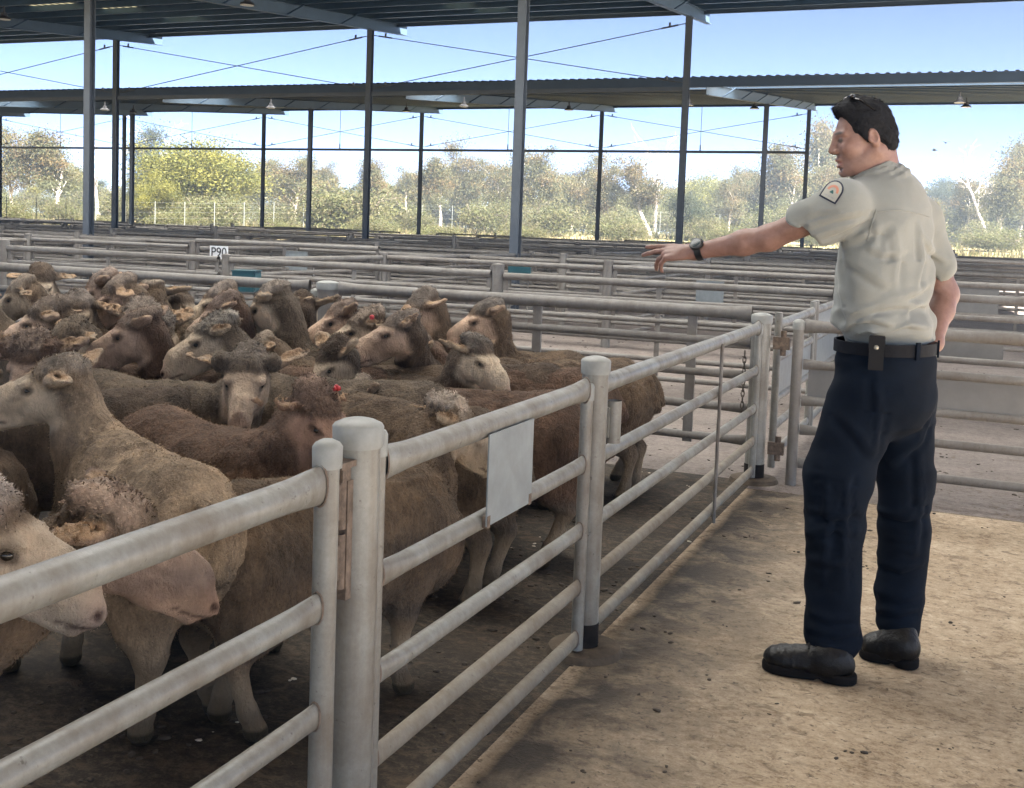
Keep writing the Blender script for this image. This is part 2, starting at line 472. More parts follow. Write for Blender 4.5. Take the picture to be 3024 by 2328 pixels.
def shed(label, y0, y1, rows, detail, sky=(), rx0=None):
    ROOF_X0 = rx0 if rx0 is not None else globals()['ROOF_X0']
    root = empty('saleyard_shed', (0, 0, 0))
    tag(root, label, 'shed', 'open saw-tooth sheds over the sale yards')
    # corrugated sheet, real trapezoid ribs running up the slope
    pitch, rh = 0.25, 0.032
    prof = []
    x = ROOF_X0
    while x < ROOF_X1:
        prof += [(x, 0), (x + 0.13, 0), (x + 0.16, rh), (x + 0.22, rh)]
        x += pitch
    ys = sorted(set([y0, y1] + [q for r in sky for q in r[2:4]]))
    n = len(prof)
    vs = []
    for yy in ys:
        for t in (0.0, 0.0025):
            vs += [(px, yy, roof_z(yy, y0) + pz + t) for px, pz in prof]
    fs, fk, fb = [], [], []
    for k in range(len(ys) - 1):
        a, b = 2 * n * k, 2 * n * (k + 1)
        for i in range(n - 1):
            hit = [r for r in sky if r[0] < prof[i][0] < r[1] and r[2] <= ys[k] and ys[k + 1] <= r[3]]
            if hit:
                (fk if len(hit[0]) < 5 else fb).append((a + i, a + i + 1, b + i + 1, b + i))
                continue
            fs.append((a + i, a + i + 1, b + i + 1, b + i))
            fs.append((a + n + i, b + n + i, b + n + i + 1, a + n + i + 1))
            if k == 0: fs.append((i, n + i, n + i + 1, i + 1))
            if k == len(ys) - 2: fs.append((b + i, b + i + 1, b + n + i + 1, b + n + i))
    mb = MB(); mb.add(vs, fs); mb.obj('roof_sheet', M['roof'] if y0 > 0 else M['roof_light'], root)
    for ff, mm in ((fk, 'skylight_dull'), (fb, 'skylight')):
        if ff:
            mb = MB(); mb.add(vs, ff); mb.obj('skylight_sheet', M[mm], root)  # the clear ones are added for fill light
    # purlins: C sections along X
    k = 0
    yy = y0 + 0.12
    while yy < y1:
        z = roof_z(yy, y0)
        mb = MB()
        xm, L = (ROOF_X0 + ROOF_X1) / 2, ROOF_X1 - ROOF_X0
        mb.box((xm, yy, z - 0.080), (L, 0.004, 0.150))
        mb.box((xm, yy + 0.034, z - 0.0075), (L, 0.064, 0.005))
        mb.box((xm, yy + 0.034, z - 0.1525), (L, 0.064, 0.005))
        mb.box((xm, yy + 0.065, z - 0.143), (L, 0.004, 0.014))
        mb.obj('purlin', M['purlin'], root)
        yy += 1.28
    # edge channels
    for yy, s in ((y0 - 0.006, 1), (y1 + 0.006, -1)):
        z = roof_z(yy, y0)
        mb = MB()
        mb.box((xm, yy, z - 0.13), (L, 0.006, 0.25))
        mb.box((xm, yy + s * 0.035, z - 0.256), (L, 0.062, 0.005))
        mb.obj('edge_channel', M['fascia'], root)
    for cx in COLX:
        if cx < ROOF_X0: continue
        mb = MB()
        ya, yb = y0 + 0.5, y1 + 0.65
        i_beam(mb, (cx, ya, roof_z(ya, y0) - 0.31), (cx, yb, roof_z(yb, y0) - 0.31), 0.15, 0.30)
        mb.obj('rafter', M['beam'], root)
        for ri, ry in enumerate(rows):
            top = roof_z(ry, y0) - 0.465
            mb = MB()
            w = 0.152
            mb.box((cx, ry, top / 2), (0.008, w - 0.024, top))
            mb.box((cx, ry - w / 2 + 0.006, top / 2), (w, 0.012, top))
            mb.box((cx, ry + w / 2 - 0.006, top / 2), (w, 0.012, top))
            mb.box((cx, ry, 0.011), (0.30, 0.30, 0.02))
            mb.box((cx, ry, top + 0.008), (0.18, 0.34, 0.012))
            mb.obj('column', M['column'], root)
    # girt, rod bracing and hangers along the high row, only in the bays left of the second column line
    ry = rows[-1]
    ztop = roof_z(ry, y0) - 0.62
    zg = 5.12
    for i in range(1, len(COLX) - 1):
        xa, xb = COLX[i], COLX[i + 1]
        if xb < ROOF_X0: continue
        mb = MB(); mb.box(((xa + xb) / 2, ry + 0.012, zg), (abs(xa - xb) - 0.16, 0.10, 0.11)); mb.obj('girt', M['column'], root)
        for (x1, z1, x2, z2) in ((xa - 0.1, ztop, xb + 0.1, zg + 0.16), (xa - 0.1, zg + 0.16, xb + 0.1, ztop)):
            off = 0.03 if z1 > z2 else -0.03
            mb = MB()
            a, b = Vector((x1, ry + off, z1)), Vector((x2, ry + off, z2))
            mb.tube([a, b], 0.0125, 6)
            for t0 in (0.045, 0.955):                        # turnbuckles near both ends
                c = a.lerp(b, t0)
                d = (b - a).normalized()
                mb.tube([c - d * 0.22, c + d * 0.22], 0.024, 6)
                mb.box(c + Vector((0, 0, 0.05)), (0.05, 0.03, 0.12))
            mb.obj('brace_rod', M['rod'], root)
        if detail:
            mb = MB()
            xm2 = (xa + xb) / 2
            mb.tube([(xm2, ry, roof_z(ry, y0) - 0.16), (xm2, ry, zg + 0.3)], 0.012, 6)
            mb.tube([(xm2, ry, zg + 0.3), (xm2, ry, zg + 0.05)], 0.03, 6)
            mb.obj('hanger_rod', M['rod'], root)
    # fly braces from rafter to purlin
    for cx in COLX:
        if cx < ROOF_X0: continue
        for q in range(1, 8):
            yy = y0 + 0.12 + 1.28 * 2 * q - 0.3
            if yy > y1 - 0.5: continue
            z = roof_z(yy, y0)
            mb = MB()
            mb.tube([(cx + 0.05, yy, z - 0.44), (cx + 0.36, yy + 0.3, z - 0.15)], 0.022, 4)
            mb.obj('fly_brace', M['purlin'], root)
    return root

def on_roof(sx, sy, y0, drop):
    """where the sight line through photo pixel (sx, sy) meets the level of the lamps under a roof"""
    ray = _fw + CR * (sx - PX) / F_PX - CU * (sy - PY) / F_PX
    t = (5.65 - drop - SLOPE * y0 - CAM[2]) / (ray[2] - SLOPE * ray[1])
    return CAM + ray * t

def sky_rects(y0, spots):
    out = []
    for a, b, vy, ln in spots:
        p, q = on_roof(a, vy, y0, 0.0), on_roof(b, vy, y0, 0.0)
        yc = (p[1] + q[1]) / 2
        if not y0 + 1 < yc < y0 + 20: continue
        out.append((min(p[0], q[0]), max(p[0], q[0]), round(max(y0 + 0.5, yc - ln / 2), 2), round(min(y0 + 20.2, yc + ln / 2), 2)))
    return out
SKY1 = sky_rects(8.9, [(30, 220, 10, 1.1), (270, 420, 24, 1.1), (430, 560, 45, 1.1), (0, 110, 104, 0.9), (1290, 1400, 8, 1.1), (1400, 1505, 25, 1.1)])
SKY1.append((-30.0, 3.0, 11.0, 14.2, 'clear'))  # added strip above the frame, lights the middle yard
SKY2 = [(-46.0, 5.0, 31.0, 33.9, 'clear')] + sky_rects(30.0, [(900, 1040, 301, 3.0), (1190, 1430, 304, 4.0), (1850, 2010, 290, 4.0), (520, 610, 322, 2.0)])  # clear strip hidden by the fascia, added to light the far yard
shed('grey open shed whose corrugated roof is overhead of the nearest pens', -10.0, 8.6, [-4.6, 6.2], False, [(-10.5, -1.2, 3.0, 8.3, 'clear')], -13.5)  # unseen roof; its clear strip is added as top light on the flock
shed('grey open steel shed with the nearer visible roof, ribs and rafters across the top', 8.9, 29.8, [17.4, 28.3], False, SKY1)
shed('grey open steel shed behind with its roof edge crossing in front of the trees', 30.0, 50.9, [39.5, 49.3], True, SKY2)

# lamps hanging under the roofs
def lamp_mesh():
    mb = MB()
    mb.lathe([(0.02, 0.30), (0.02, 0.16), (0.07, 0.15), (0.075, 0.07), (0.15, 0.03), (0.165, -0.01), (0.155, -0.015)], 16)
    a = mb.mesh('housing')
    mb = MB()
    mb.lathe([(0.0, -0.006), (0.15, -0.010), (0.153, -0.013)], 16)
    return a, mb.mesh('lens')
LA, LB = lamp_mesh()
def lamp(x, y, under, label):
    root = empty('high_bay_light', (x, y, under))
    tag(root, label, 'light', 'round lamps hung under the shed roofs')
    link_mesh('housing', LA, M['lamp_black'], root)
    link_mesh('lens', LB, M['lamp_lens'], root)
for sx, sy, y0, lab in ((730, 14, 8.9, 'large round lamp under the nearer roof beside a rafter'),
                        (12, 56, 8.9, 'round lamp under the nearer roof at the left edge of the photo'),
                        (394, 333, 30, 'round lamp under the far roof just right of the thin paired columns'),
                        (310, 325, 30, 'small round lamp under the far roof left of the thin column'),
                        (800, 319, 30, 'round lamp under the far roof beside a rafter end, above the pale wattle'),
                        (1370, 315, 30, 'round lamp under the far roof between two columns, left of the thick middle column'),
                        (1200, 329, 30, 'small round lamp under the far roof near a rafter end'),
                        (1680, 325, 30, 'round lamp under the far roof right of the thick middle column'),
                        (2034, 311, 30, 'round lamp under the far roof just right of the second tall column'),
                        (2228, 321, 30, 'small round lamp under the far roof beside the rafter left of the man'),
                        (2834, 303, 30, 'upper of two lamps under the far roof right of the head of the man'),
                        (2853, 316, 30, 'lower of two lamps under the far roof right of the head of the man')):
    p = on_roof(sx, sy, y0, 0.62)
    if p[1] > y0 + 0.4 and p[1] < y0 + 21:
        lamp(p[0], p[1], p[2], lab)

# ------------------------------------------------------------------ pen fences
def plane_x(vx, vy, c):
    x, y = vx * 3024 / 2184, vy * 3024 / 2184
    ray = _fw + CR * (x - PX) / F_PX - CU * (y - PY) / F_PX
    return CAM + ray * (c / ray[0])

def post(x, y, h, r, label, footing=False, cap=True, group='posts of the near pen', mat='steel_near', foot_black=True):
    root = empty('pen_post', (x, y, 0))
    tag(root, label, 'post', group)
    mb = MB()
    z0 = 0.09 if foot_black else 0.0
    mb.lathe([(r, z0), (r, h - 0.045), (r, h - 0.02)], 24)
    mb.obj('shaft', M[mat], root)
    if foot_black:
        mb = MB(); mb.lathe([(r + 0.002, 0.0), (r + 0.002, 0.10), (r, 0.104)], 24); mb.obj('foot', M['bitumen'], root)
    if cap:
        c = r + 0.005
        mb = MB(); mb.lathe([(r - 0.002, h - 0.047), (c, h - 0.047), (c + 0.001, h - 0.006), (c - 0.003, h), (r * 0.72, h + 0.007), (r * 0.35, h + 0.011), (0, h + 0.012)], 28)
        mb.obj('cap', M['steel_cap'], root)
    if footing:
        mb = MB(); mb.lathe([(r + 0.004, 0.028), (r + 0.05, 0.030), (r + 0.075, 0.022), (r + 0.085, 0.0)], 28); mb.obj('footing', M['footing'], root)
    return root

RAIL_Z = [0.885, 0.645, 0.43, 0.245, 0.075]
RAIL_R = [0.030, 0.023, 0.021, 0.021, 0.021]
def rail(mb, a, b, r, flare=True):
    """pipe whose ends are pressed flat and tall where they meet the stile"""
    a, b = Vector(a), Vector(b)
    L = (b - a).length
    d = (b - a) / L
    n = 14
    side = d.cross(Vector((0, 0, 1))).normalized()
    vs, fs = [], []
    st = [(0, 1.28, 0.55), (0.03, 1.22, 0.68), (0.10, 1.04, 0.95), (0.16, 1, 1)] if flare else [(0, 1, 1)]
    rows = [(t, sh, sw) for t, sh, sw in st] + [(L - t, sh, sw) for t, sh, sw in reversed(st)]
    for t, sh, sw in rows:
        c = a + d * t
        for k in range(n):
            th = 2 * math.pi * k / n
            vs.append(c + side * (math.cos(th) * r * sw) + Vector((0, 0, math.sin(th) * r * sh)))
    for i in range(len(rows) - 1):
        for k in range(n):
            k2 = (k + 1) % n
            fs.append((i * n + k, (i + 1) * n + k, (i + 1) * n + k2, i * n + k2))
    mb.add(vs, fs, True)

def panel_y(x, y0, y1, label, zs=RAIL_Z, rs=RAIL_R, stile0=None, stile1=None, mats=None, group='rail panels and gates of the near pen', name='pen_gate', cat='gate'):
    root = empty(name, (x, y0, 0))
    tag(root, label, cat, group)
    for i, (z, r) in enumerate(zip(zs, rs)):
        mb = MB(); rail(mb, (0, 0.004, z), (0, y1 - y0 - 0.004, z), r)
        mb.mi = 1                                   # rough brown weld where the pipe meets the stile
        for ya_, yb_ in ((0.0, 0.007), (y1 - y0 - 0.007, y1 - y0)):
            vs = [(math.cos(t) * r * k_ * 0.60, yy, z + math.sin(t) * r * k_ * 1.30) for yy, k_ in ((ya_, 1.05), ((ya_ + yb_) / 2, 1.13), (yb_, 1.05)) for t in [math.pi * i_ / 8 for i_ in range(16)]]
            mb.add(vs, [(q * 16 + i_, (q + 1) * 16 + i_, (q + 1) * 16 + (i_ + 1) % 16, q * 16 + (i_ + 1) % 16) for q in range(2) for i_ in range(16)], True)
        mb.obj('rail', [M['steel_low' if z < 0.3 else 'steel_near'], M['rusty']], root)
    for yy, st in ((-0.018, stile0), (y1 - y0 + 0.018, stile1)):
        if st:
            mb = MB(); mb.lathe([(st[0], 0.035), (st[0], st[1] - 0.02)], 16, (0, yy, 0)); mb.obj('stile', M['steel_near'], root)
            mb = MB(); c = st[0] + 0.003
            mb.lathe([(c, st[1] - 0.05), (c, st[1] - 0.004), (c * 0.8, st[1] + 0.004), (0, st[1] + 0.007)], 16, (0, yy, 0)); mb.obj('cap', M['steel_cap'], root)
    return root

# the fence on the man's left: gate, big post, panel, post, panel, post
g1 = panel_y(FENCE_X, -1.2, 1.80, 'nearest pale pipe gate slanting across the lower left corner', stile0=None, stile1=None)
mb = MB(); mb.lathe([(0.024, 0.03), (0.024, 0.93)], 20, (0, 3.022, 0)); mb.obj('stile', M['steel_near'], g1)
mb = MB(); mb.lathe([(0.0235, 0.915), (0.029, 0.915), (0.0295, 0.956), (0.024, 0.964), (0.012, 0.970), (0, 0.971)], 20, (0, 3.022, 0)); mb.obj('cap', M['steel_cap'], g1)
for z in (0.84, 0.72):
    mb = MB()
    mb.box((0, 3.060, z), (0.022, 0.026, 0.07)); mb.tube([(0.004, 3.066, z - 0.055), (0.004, 3.066, z + 0.055)], 0.012, 10)
    mb.box((0.004, 3.083, z - 0.02), (0.026, 0.020, 0.12))
    mb.obj('hinge', M['rusty'], g1)
mb = MB(); mb.box((0, 3.062, 0.915), (0.05, 0.055, 0.012)); mb.box((0, 3.070, 0.895), (0.03, 0.03, 0.03)); mb.obj('hinge_plate', M['rusty'], g1)

post(FENCE_X, 1.935, 0.985, 0.046, 'thick pale round gate post with domed cap nearest the camera', footing=True)
panel_y(FENCE_X, 2.03, 3.335, 'short pale pipe gate carrying the blank white plate', stile0=(0.020, 0.955), stile1=(0.020, 0.90))
post(FENCE_X, 3.43, 0.975, 0.043, 'pale round post on a concrete foot between the two pipe panels', footing=True)
g3 = panel_y(FENCE_X, 3.475, 6.27, 'long pale pipe panel with a thin upright rod beside the man', stile0=None, stile1=(0.020, 0.90))
mb = MB(); mb.tube([(0.032, 1.72, 0.03), (0.032, 1.72, 0.885)], 0.0085, 8); mb.obj('dropper_rod', M['steel_pen'], g3)
post(FENCE_X, 6.36, 0.955, 0.055, 'corner post with black foot where the pipe fence meets the back rails', footing=True)

# latch socket on the second post
sock = MB(); sock.lathe([(0.026, -0.07), (0.026, 0.07)], 14); sock.box((-0.02, -0.02, 0), (0.03, 0.03, 0.10))
tag(sock.obj('latch_socket', M['steel_near'], None, (FENCE_X + 0.045, 3.50, 0.765)), 'short pipe latch socket welded to the post on the concrete foot', 'latch')

# blank white plate between the two top rails
ya, yb = plane_x(1040, 1000, FENCE_X + 0.035)[1], plane_x(1134, 980, FENCE_X + 0.035)[1]
pl = MB()
ym, w = (ya + yb) / 2, yb - ya
pl.box((0, 0, 0.0), (0.004, w, 0.232))
plate = pl.obj('blank_sign_plate', M['sheet_blue'], None, (FENCE_X + 0.036, ym, 0.758))
tag(plate, 'blank white metal plate hung between two rails of the short gate', 'plate')
mb = MB()
for dy in (-w / 2 + 0.01, w / 2 - 0.01):
    mb = MB(); mb.box((-0.004, dy, -0.105), (0.014, 0.018, 0.03)); mb.obj('clip', M['rusty'], plate)

# chain on the corner post
ch = MB()
for i in range(11):
    zc = 0.0 - i * 0.032
    pts = []
    for k in range(9):
        th = 2 * math.pi * k / 8
        u, v = math.cos(th) * 0.009, math.sin(th) * 0.022
        pts.append((u if i % 2 else 0, 0 if i % 2 else u, zc + v))
    ch.tube(pts, 0.0035, 6, caps=False)
chain_o = ch.obj('gate_chain', M['chain'], None, (FENCE_X - 0.075, 6.30, 0.73))
tag(chain_o, 'dark steel chain hanging beside the corner post', 'chain')

# ---- fences running across the view
def panel_mesh(L, zs, rs, brace=True, along='x', ends=True):
    mb = MB()
    for z, r in zip(zs, rs):
        p, q = ((0, 0, z), (L, 0, z)) if along == 'x' else ((0, 0, z), (0, L, z))
        mb.tube([p, q], r, 10, caps=False)
    bz0, bz1 = zs[-1] - 0.03, zs[0]
    spots = ([0.02, L - 0.02] if ends else []) + ([L / 2] if brace else [])
    for s in spots:
        c = (s, 0, (bz0 + bz1) / 2) if along == 'x' else (0, s, (bz0 + bz1) / 2)
        mb.box(c, (0.045, 0.012, bz1 - bz0) if along == 'x' else (0.012, 0.045, bz1 - bz0))
    return mb.mesh('rail_panel')

FZ = [0.955, 0.79, 0.60, 0.41, 0.225]
FR = [0.036, 0.024, 0.024, 0.024, 0.024]
def back_panel(x0, x1, y, label, zs=FZ, rs=FR, braces=(0.5,), infill=None, mat='steel_pen'):
    root = empty('rail_panel', (x0, y, 0))
    tag(root, label, 'rail panel', 'rail panels along the back of the sheep pen')
    L = x1 - x0
    for z, r in zip(zs, rs):
        mb = MB(); rail(mb, (0.0, 0, z), (L, 0, z), r); mb.obj('rail', M[mat], root)
    for t in braces:
        mb = MB(); mb.box((L * t, -0.002, (zs[0] + zs[-1]) / 2 - 0.02), (0.055, 0.02, zs[0] - zs[-1] + 0.04)); mb.obj('brace', M[mat], root)
    if infill:
        z0, z1 = infill
        mb = MB(); mb.box((L / 2, 0.004, (z0 + z1) / 2), (L - 0.06, 0.003, z1 - z0)); mb.obj('infill_sheet', M['sheet'], root)
    return root

xp = -4.02                                        # the thick post in the back fence
back_panel(xp + 0.09, FENCE_X - 0.06, FAR_Y + 0.02, 'long back rail panel between the corner post and the thick back post', braces=(0.52, 0.875))
bp = post(xp, FAR_Y + 0.02, 0.99, 0.07, 'thick capped post in the rails behind the sheep', mat='steel_pen', group='posts of the near pen')
back_panel(-7.2, xp - 0.16, FAR_Y + 0.05, 'back rail panel with sheet infill behind the left sheep', infill=(0.62, 0.80), braces=(0.45,))
back_panel(-10.6, -7.26, FAR_Y + 0.05, 'back rail panel at the far left behind the sheep', braces=(0.5,))
post(-7.23, FAR_Y + 0.05, 1.0, 0.045, 'slim post in the back rails at the left of the sheep', mat='steel_pen')
post(xp - 0.12, FAR_Y + 0.05, 0.93, 0.024, 'thin gate stile standing against the thick back post', mat='steel_pen', foot_black=False)
mb = MB(); mb.box((0, 0, 0), (0.06, 0.03, 0.05)); mb.tube([(0, 0, -0.14), (0, 0, 0.05)], 0.014, 8); mb.box((-0.03, 0, -0.12), (0.05, 0.03, 0.03))
mb.obj('hinge', M['rusty'], bp, (0.105, -0.02, 0.86))

# gate right of the corner post, with sheet infill, passing behind the man
gr = back_panel(FENCE_X + 0.24, 1.9, FAR_Y + 0.02, 'rail gate with grey sheet infill passing behind the man', zs=[0.905, 0.69, 0.485, 0.32, 0.13], rs=[0.032, 0.024, 0.024, 0.024, 0.024], braces=(), infill=(0.50, 0.68))
post(FENCE_X + 0.205, FAR_Y + 0.02, 0.93, 0.03, 'gate stile standing just right of the corner post', mat='steel_pen', foot_black=False)
for z in (0.80, 0.20):
    mb = MB(); mb.box((0, 0, z), (0.09, 0.035, 0.07)); mb.tube([(0.01, 0, z - 0.07), (0.01, 0, z + 0.07)], 0.017, 8)
    mb.obj('hinge', M['rusty'], gr, (-0.125, -0.01, 0))

# lane side going away behind the corner post
def side_gate(x, y0, y1, label, infill=None, h=0.93):
    root = empty('pen_gate', (x, y0, 0))
    tag(root, label, 'gate', 'side gates along the lane behind the pen')
    L = y1 - y0
    for z, r in zip([h - 0.04, 0.69, 0.45, 0.29, 0.12], [0.028, 0.022, 0.022, 0.022, 0.022]):
        mb = MB(); rail(mb, (0, 0.02, z), (0, L - 0.02, z), r); mb.obj('rail', M['steel_near'], root)
    for s in (0.02, L - 0.02):
        mb = MB(); mb.lathe([(0.022, 0.05), (0.022, h + 0.03), (0.0, h + 0.035)], 12, (0, s, 0)); mb.obj('stile', M['steel_near'], root)
    if infill:
        mb = MB(); mb.box((0.0, L / 2, (infill[0] + infill[1]) / 2), (0.003, L - 0.06, infill[1] - infill[0])); mb.obj('infill_sheet', M['sheet_blue'], root)
    return root
side_gate(FENCE_X + 0.06, 6.55, 8.0, 'side gate with pale sheet infill just behind the corner post', infill=(0.46, 0.68))
side_gate(FENCE_X + 0.06, 8.1, 9.5, 'second side gate with pale sheet infill further along the lane', infill=(0.46, 0.88))

# rows further back: (Y, panel length, rails)
ROWS = [(9.57, 3.1), (12.9, 3.1), (15.5, 4.65), (18.1, 3.1), (21.4, 3.1), (24.8, 4.65), (27.0, 4.65), (29.2, 3.1), (32.6, 4.65), (34.4, 4.65), (36.2, 4.65), (38.6, 4.65), (40.9, 4.65), (42.7, 4.65), (44.6, 4.65), (48.2, 4.65)]
F6 = [0.955, 0.80, 0.63, 0.46, 0.29, 0.12]
R6 = [0.034, 0.023, 0.023, 0.023, 0.023, 0.023]
PM = {}
def pmesh(L, kind, along):
    key = (L, kind, along)
    if key not in PM:
        if kind == 0: PM[key] = panel_mesh(L, F6, R6, True, along)
        elif kind == 1: PM[key] = panel_mesh(L, [0.955, 0.76, 0.56, 0.36, 0.18], [0.034, 0.023, 0.023, 0.023, 0.023], False, along)
        else: PM[key] = panel_mesh(L, [1.06] + F6[1:], R6, True, along)
    return PM[key]
def pole_mesh(h, r):
    mb = MB()
    mb.lathe([(r, 0), (r, h - 0.03), (r + 0.004, h - 0.03), (r + 0.004, h - 0.003), (0, h + 0.008)], 12)
    return mb.mesh('pen_post')
PO = [pole_mesh(1.02, 0.050), pole_mesh(1.06, 0.057), pole_mesh(1.22, 0.045)]
GP, GR = 'posts of the pens further back', 'rail panels of the pens further back'
rr = random.Random(5)
for ri, (Y, L) in enumerate(ROWS):
    x_right = min(0.06 * Y + 2.0, 6.0)
    x_left = -1.10 * Y - L
    x = FENCE_X + 0.06 + L * math.floor((x_right - FENCE_X) / L)
    j = 0
    where = '%s cross fence behind the sheep' % ORD[ri + 1]
    while x > x_left:
        j += 1
        nth = ORD[j] + ' from the right' if j > 1 else 'rightmost'
        o = link_mesh('pen_post', PO[rr.choice([0, 0, 1, 1, 2] if ri > 3 else [0, 1, 1])], M['steel_pen'], None, (x, Y + rr.uniform(-0.02, 0.02), 0), rr.uniform(0, 6))
        tag(o, 'pen post, %s in the %s' % (nth, where), 'post', GP)
        kind = rr.choice([0, 0, 1, 2])
        Lp = L - 0.13
        o = link_mesh('rail_panel', pmesh(round(Lp, 3), kind, 'x'), M['steel_pen'], None, (x - L + 0.065, Y, rr.uniform(-0.02, 0.02)), rr.uniform(-0.012, 0.012))
        tag(o, 'rail panel, %s in the %s' % (nth, where), 'rail panel', GR)
        x -= L
for ri, (Y0, Y1, step) in enumerate([(9.57, 12.9, 6.2), (12.9, 18.1, 3.1), (21.4, 24.8, 6.2), (24.8, 29.2, 4.65), (36.2, 40.9, 4.65), (44.6, 48.2, 9.3)]):
    x = FENCE_X + 0.06 - (step if ri == 1 else 0)
    j = 0
    while x > -1.10 * Y1:
        j += 1
        nth = ORD[j] + ' from the right' if j > 1 else 'rightmost'
        Lp = round(Y1 - Y0 - 0.13, 3)
        o = link_mesh('rail_panel', pmesh(Lp, 0, 'y'), M['steel_pen'], None, (x, Y0 + 0.065, 0))
        tag(o, 'rails running away from the camera, %s in the %s row of pens' % (nth, ORD[ri + 1]), 'rail panel', 'dividing rails of the pens further back')
        x -= step

# infill sheets, troughs and the pen number
def infill(vx0, vx1, vy, d, h, label, mat='sheet'):
    p, q = cam_pt(vx0, vy, d), cam_pt(vx1, vy, d)
    mb = MB(); w = abs(q[0] - p[0]); mb.box((0, 0, 0), (w, 0.004, h)); mb.box((0, -0.003, h / 2), (w, 0.012, 0.015))
    o = mb.obj('infill_panel', M[mat], None, ((p[0] + q[0]) / 2, (p[1] + q[1]) / 2 + 0.03, p[2]))
    tag(o, label, 'sheet panel', 'flat sheet panels on the pen gates')
infill(1480, 1545, 625, 12.6, 0.26, 'pale sheet panel on a gate below the pointing hand', 'sheet_blue')
infill(1845, 2140, 735, 9.4, 0.16, 'grey sheet panel on the gate right of the belt of the man')
infill(2030, 2130, 640, 12.75, 0.30, 'grey sheet panel on the gate right of the elbow of the man')
infill(600, 660, 556, 18.0, 0.30, 'pale sheet panel on a far gate right of the pen number', 'sheet_blue')

def trough(vx, vy, d, w, h, label):
    p = cam_pt(vx, vy, d)
    mb = MB()
    mb.box((0, 0, 0), (w, 0.26, h)); mb.box((0, 0, h / 2 + 0.006), (w + 0.02, 0.28, 0.010))
    root = mb.obj('water_trough', M['teal'], None, p, 0.35)
    tag(root, label, 'trough')
    mb = MB(); mb.box((w / 2 + 0.004, 0, 0), (0.006, 0.22, h - 0.03)); mb.obj('end_panel', M['teal_light'], root)
    mb = MB()
    for sx in (-1, 1):
        mb.tube([(sx * w * 0.4, 0, -h / 2), (sx * w * 0.4, 0, -float(p[2]))], 0.016, 8)
    mb.obj('stand', M['steel_pen'], root)
trough(526, 600, 11.2, 0.22, 0.20, 'teal water trough beyond the thick back post')
trough(1108, 577, 16.2, 0.32, 0.20, 'small teal trough beside the thick middle column')

p = cam_pt(467, 539, 14.6)
mb = MB(); mb.box((0, 0, 0), (0.29, 0.004, 0.17))
sg = mb.obj('pen_number_sign', M['sign_white'], None, p)
tag(sg, 'small white sign with black pen number on the rails behind the left sheep', 'sign')
fc = bpy.data.curves.new('digits', 'FONT'); fc.body = 'P90'; fc.size = 0.17; fc.align_x = 'CENTER'; fc.align_y = 'CENTER'; fc.extrude = 0.0015
fo = bpy.data.objects.new('digits', fc); COL.objects.link(fo)
bpy.context.view_layer.update()
dg = bpy.context.evaluated_depsgraph_get()
fm = bpy.data.meshes.new_from_object(fo.evaluated_get(dg)); fm.materials.clear()
bpy.data.objects.remove(fo)
fo = link_mesh('digits', fm, M['sign_black'], sg, (0, -0.0045, 0)); fo.rotation_euler = (math.pi / 2, 0, 0)

# ------------------------------------------------------------------ organic bodies: blended distance fields turned into meshes
_lat = RNG.random((24, 24, 24)).astype(np.float32)
def vnoise(p):
    """smooth 3-D value noise in -1..1 at points p (n,3)"""
    i = np.floor(p).astype(np.int64)
    f = (p - i).astype(np.float32)
    f = f * f * (3 - 2 * f)
    i %= 24
    j = (i + 1) % 24
    L = _lat
    x0, y0, z0, x1, y1, z1 = i[:, 0], i[:, 1], i[:, 2], j[:, 0], j[:, 1], j[:, 2]
    a = L[x0, y0, z0] * (1 - f[:, 0]) + L[x1, y0, z0] * f[:, 0]
    b = L[x0, y1, z0] * (1 - f[:, 0]) + L[x1, y1, z0] * f[:, 0]
    c = L[x0, y0, z1] * (1 - f[:, 0]) + L[x1, y0, z1] * f[:, 0]
    d = L[x0, y1, z1] * (1 - f[:, 0]) + L[x1, y1, z1] * f[:, 0]
    u = a * (1 - f[:, 1]) + b * f[:, 1]
    v = c * (1 - f[:, 1]) + d * f[:, 1]
    return (u * (1 - f[:, 2]) + v * f[:, 2]) * 2 - 1

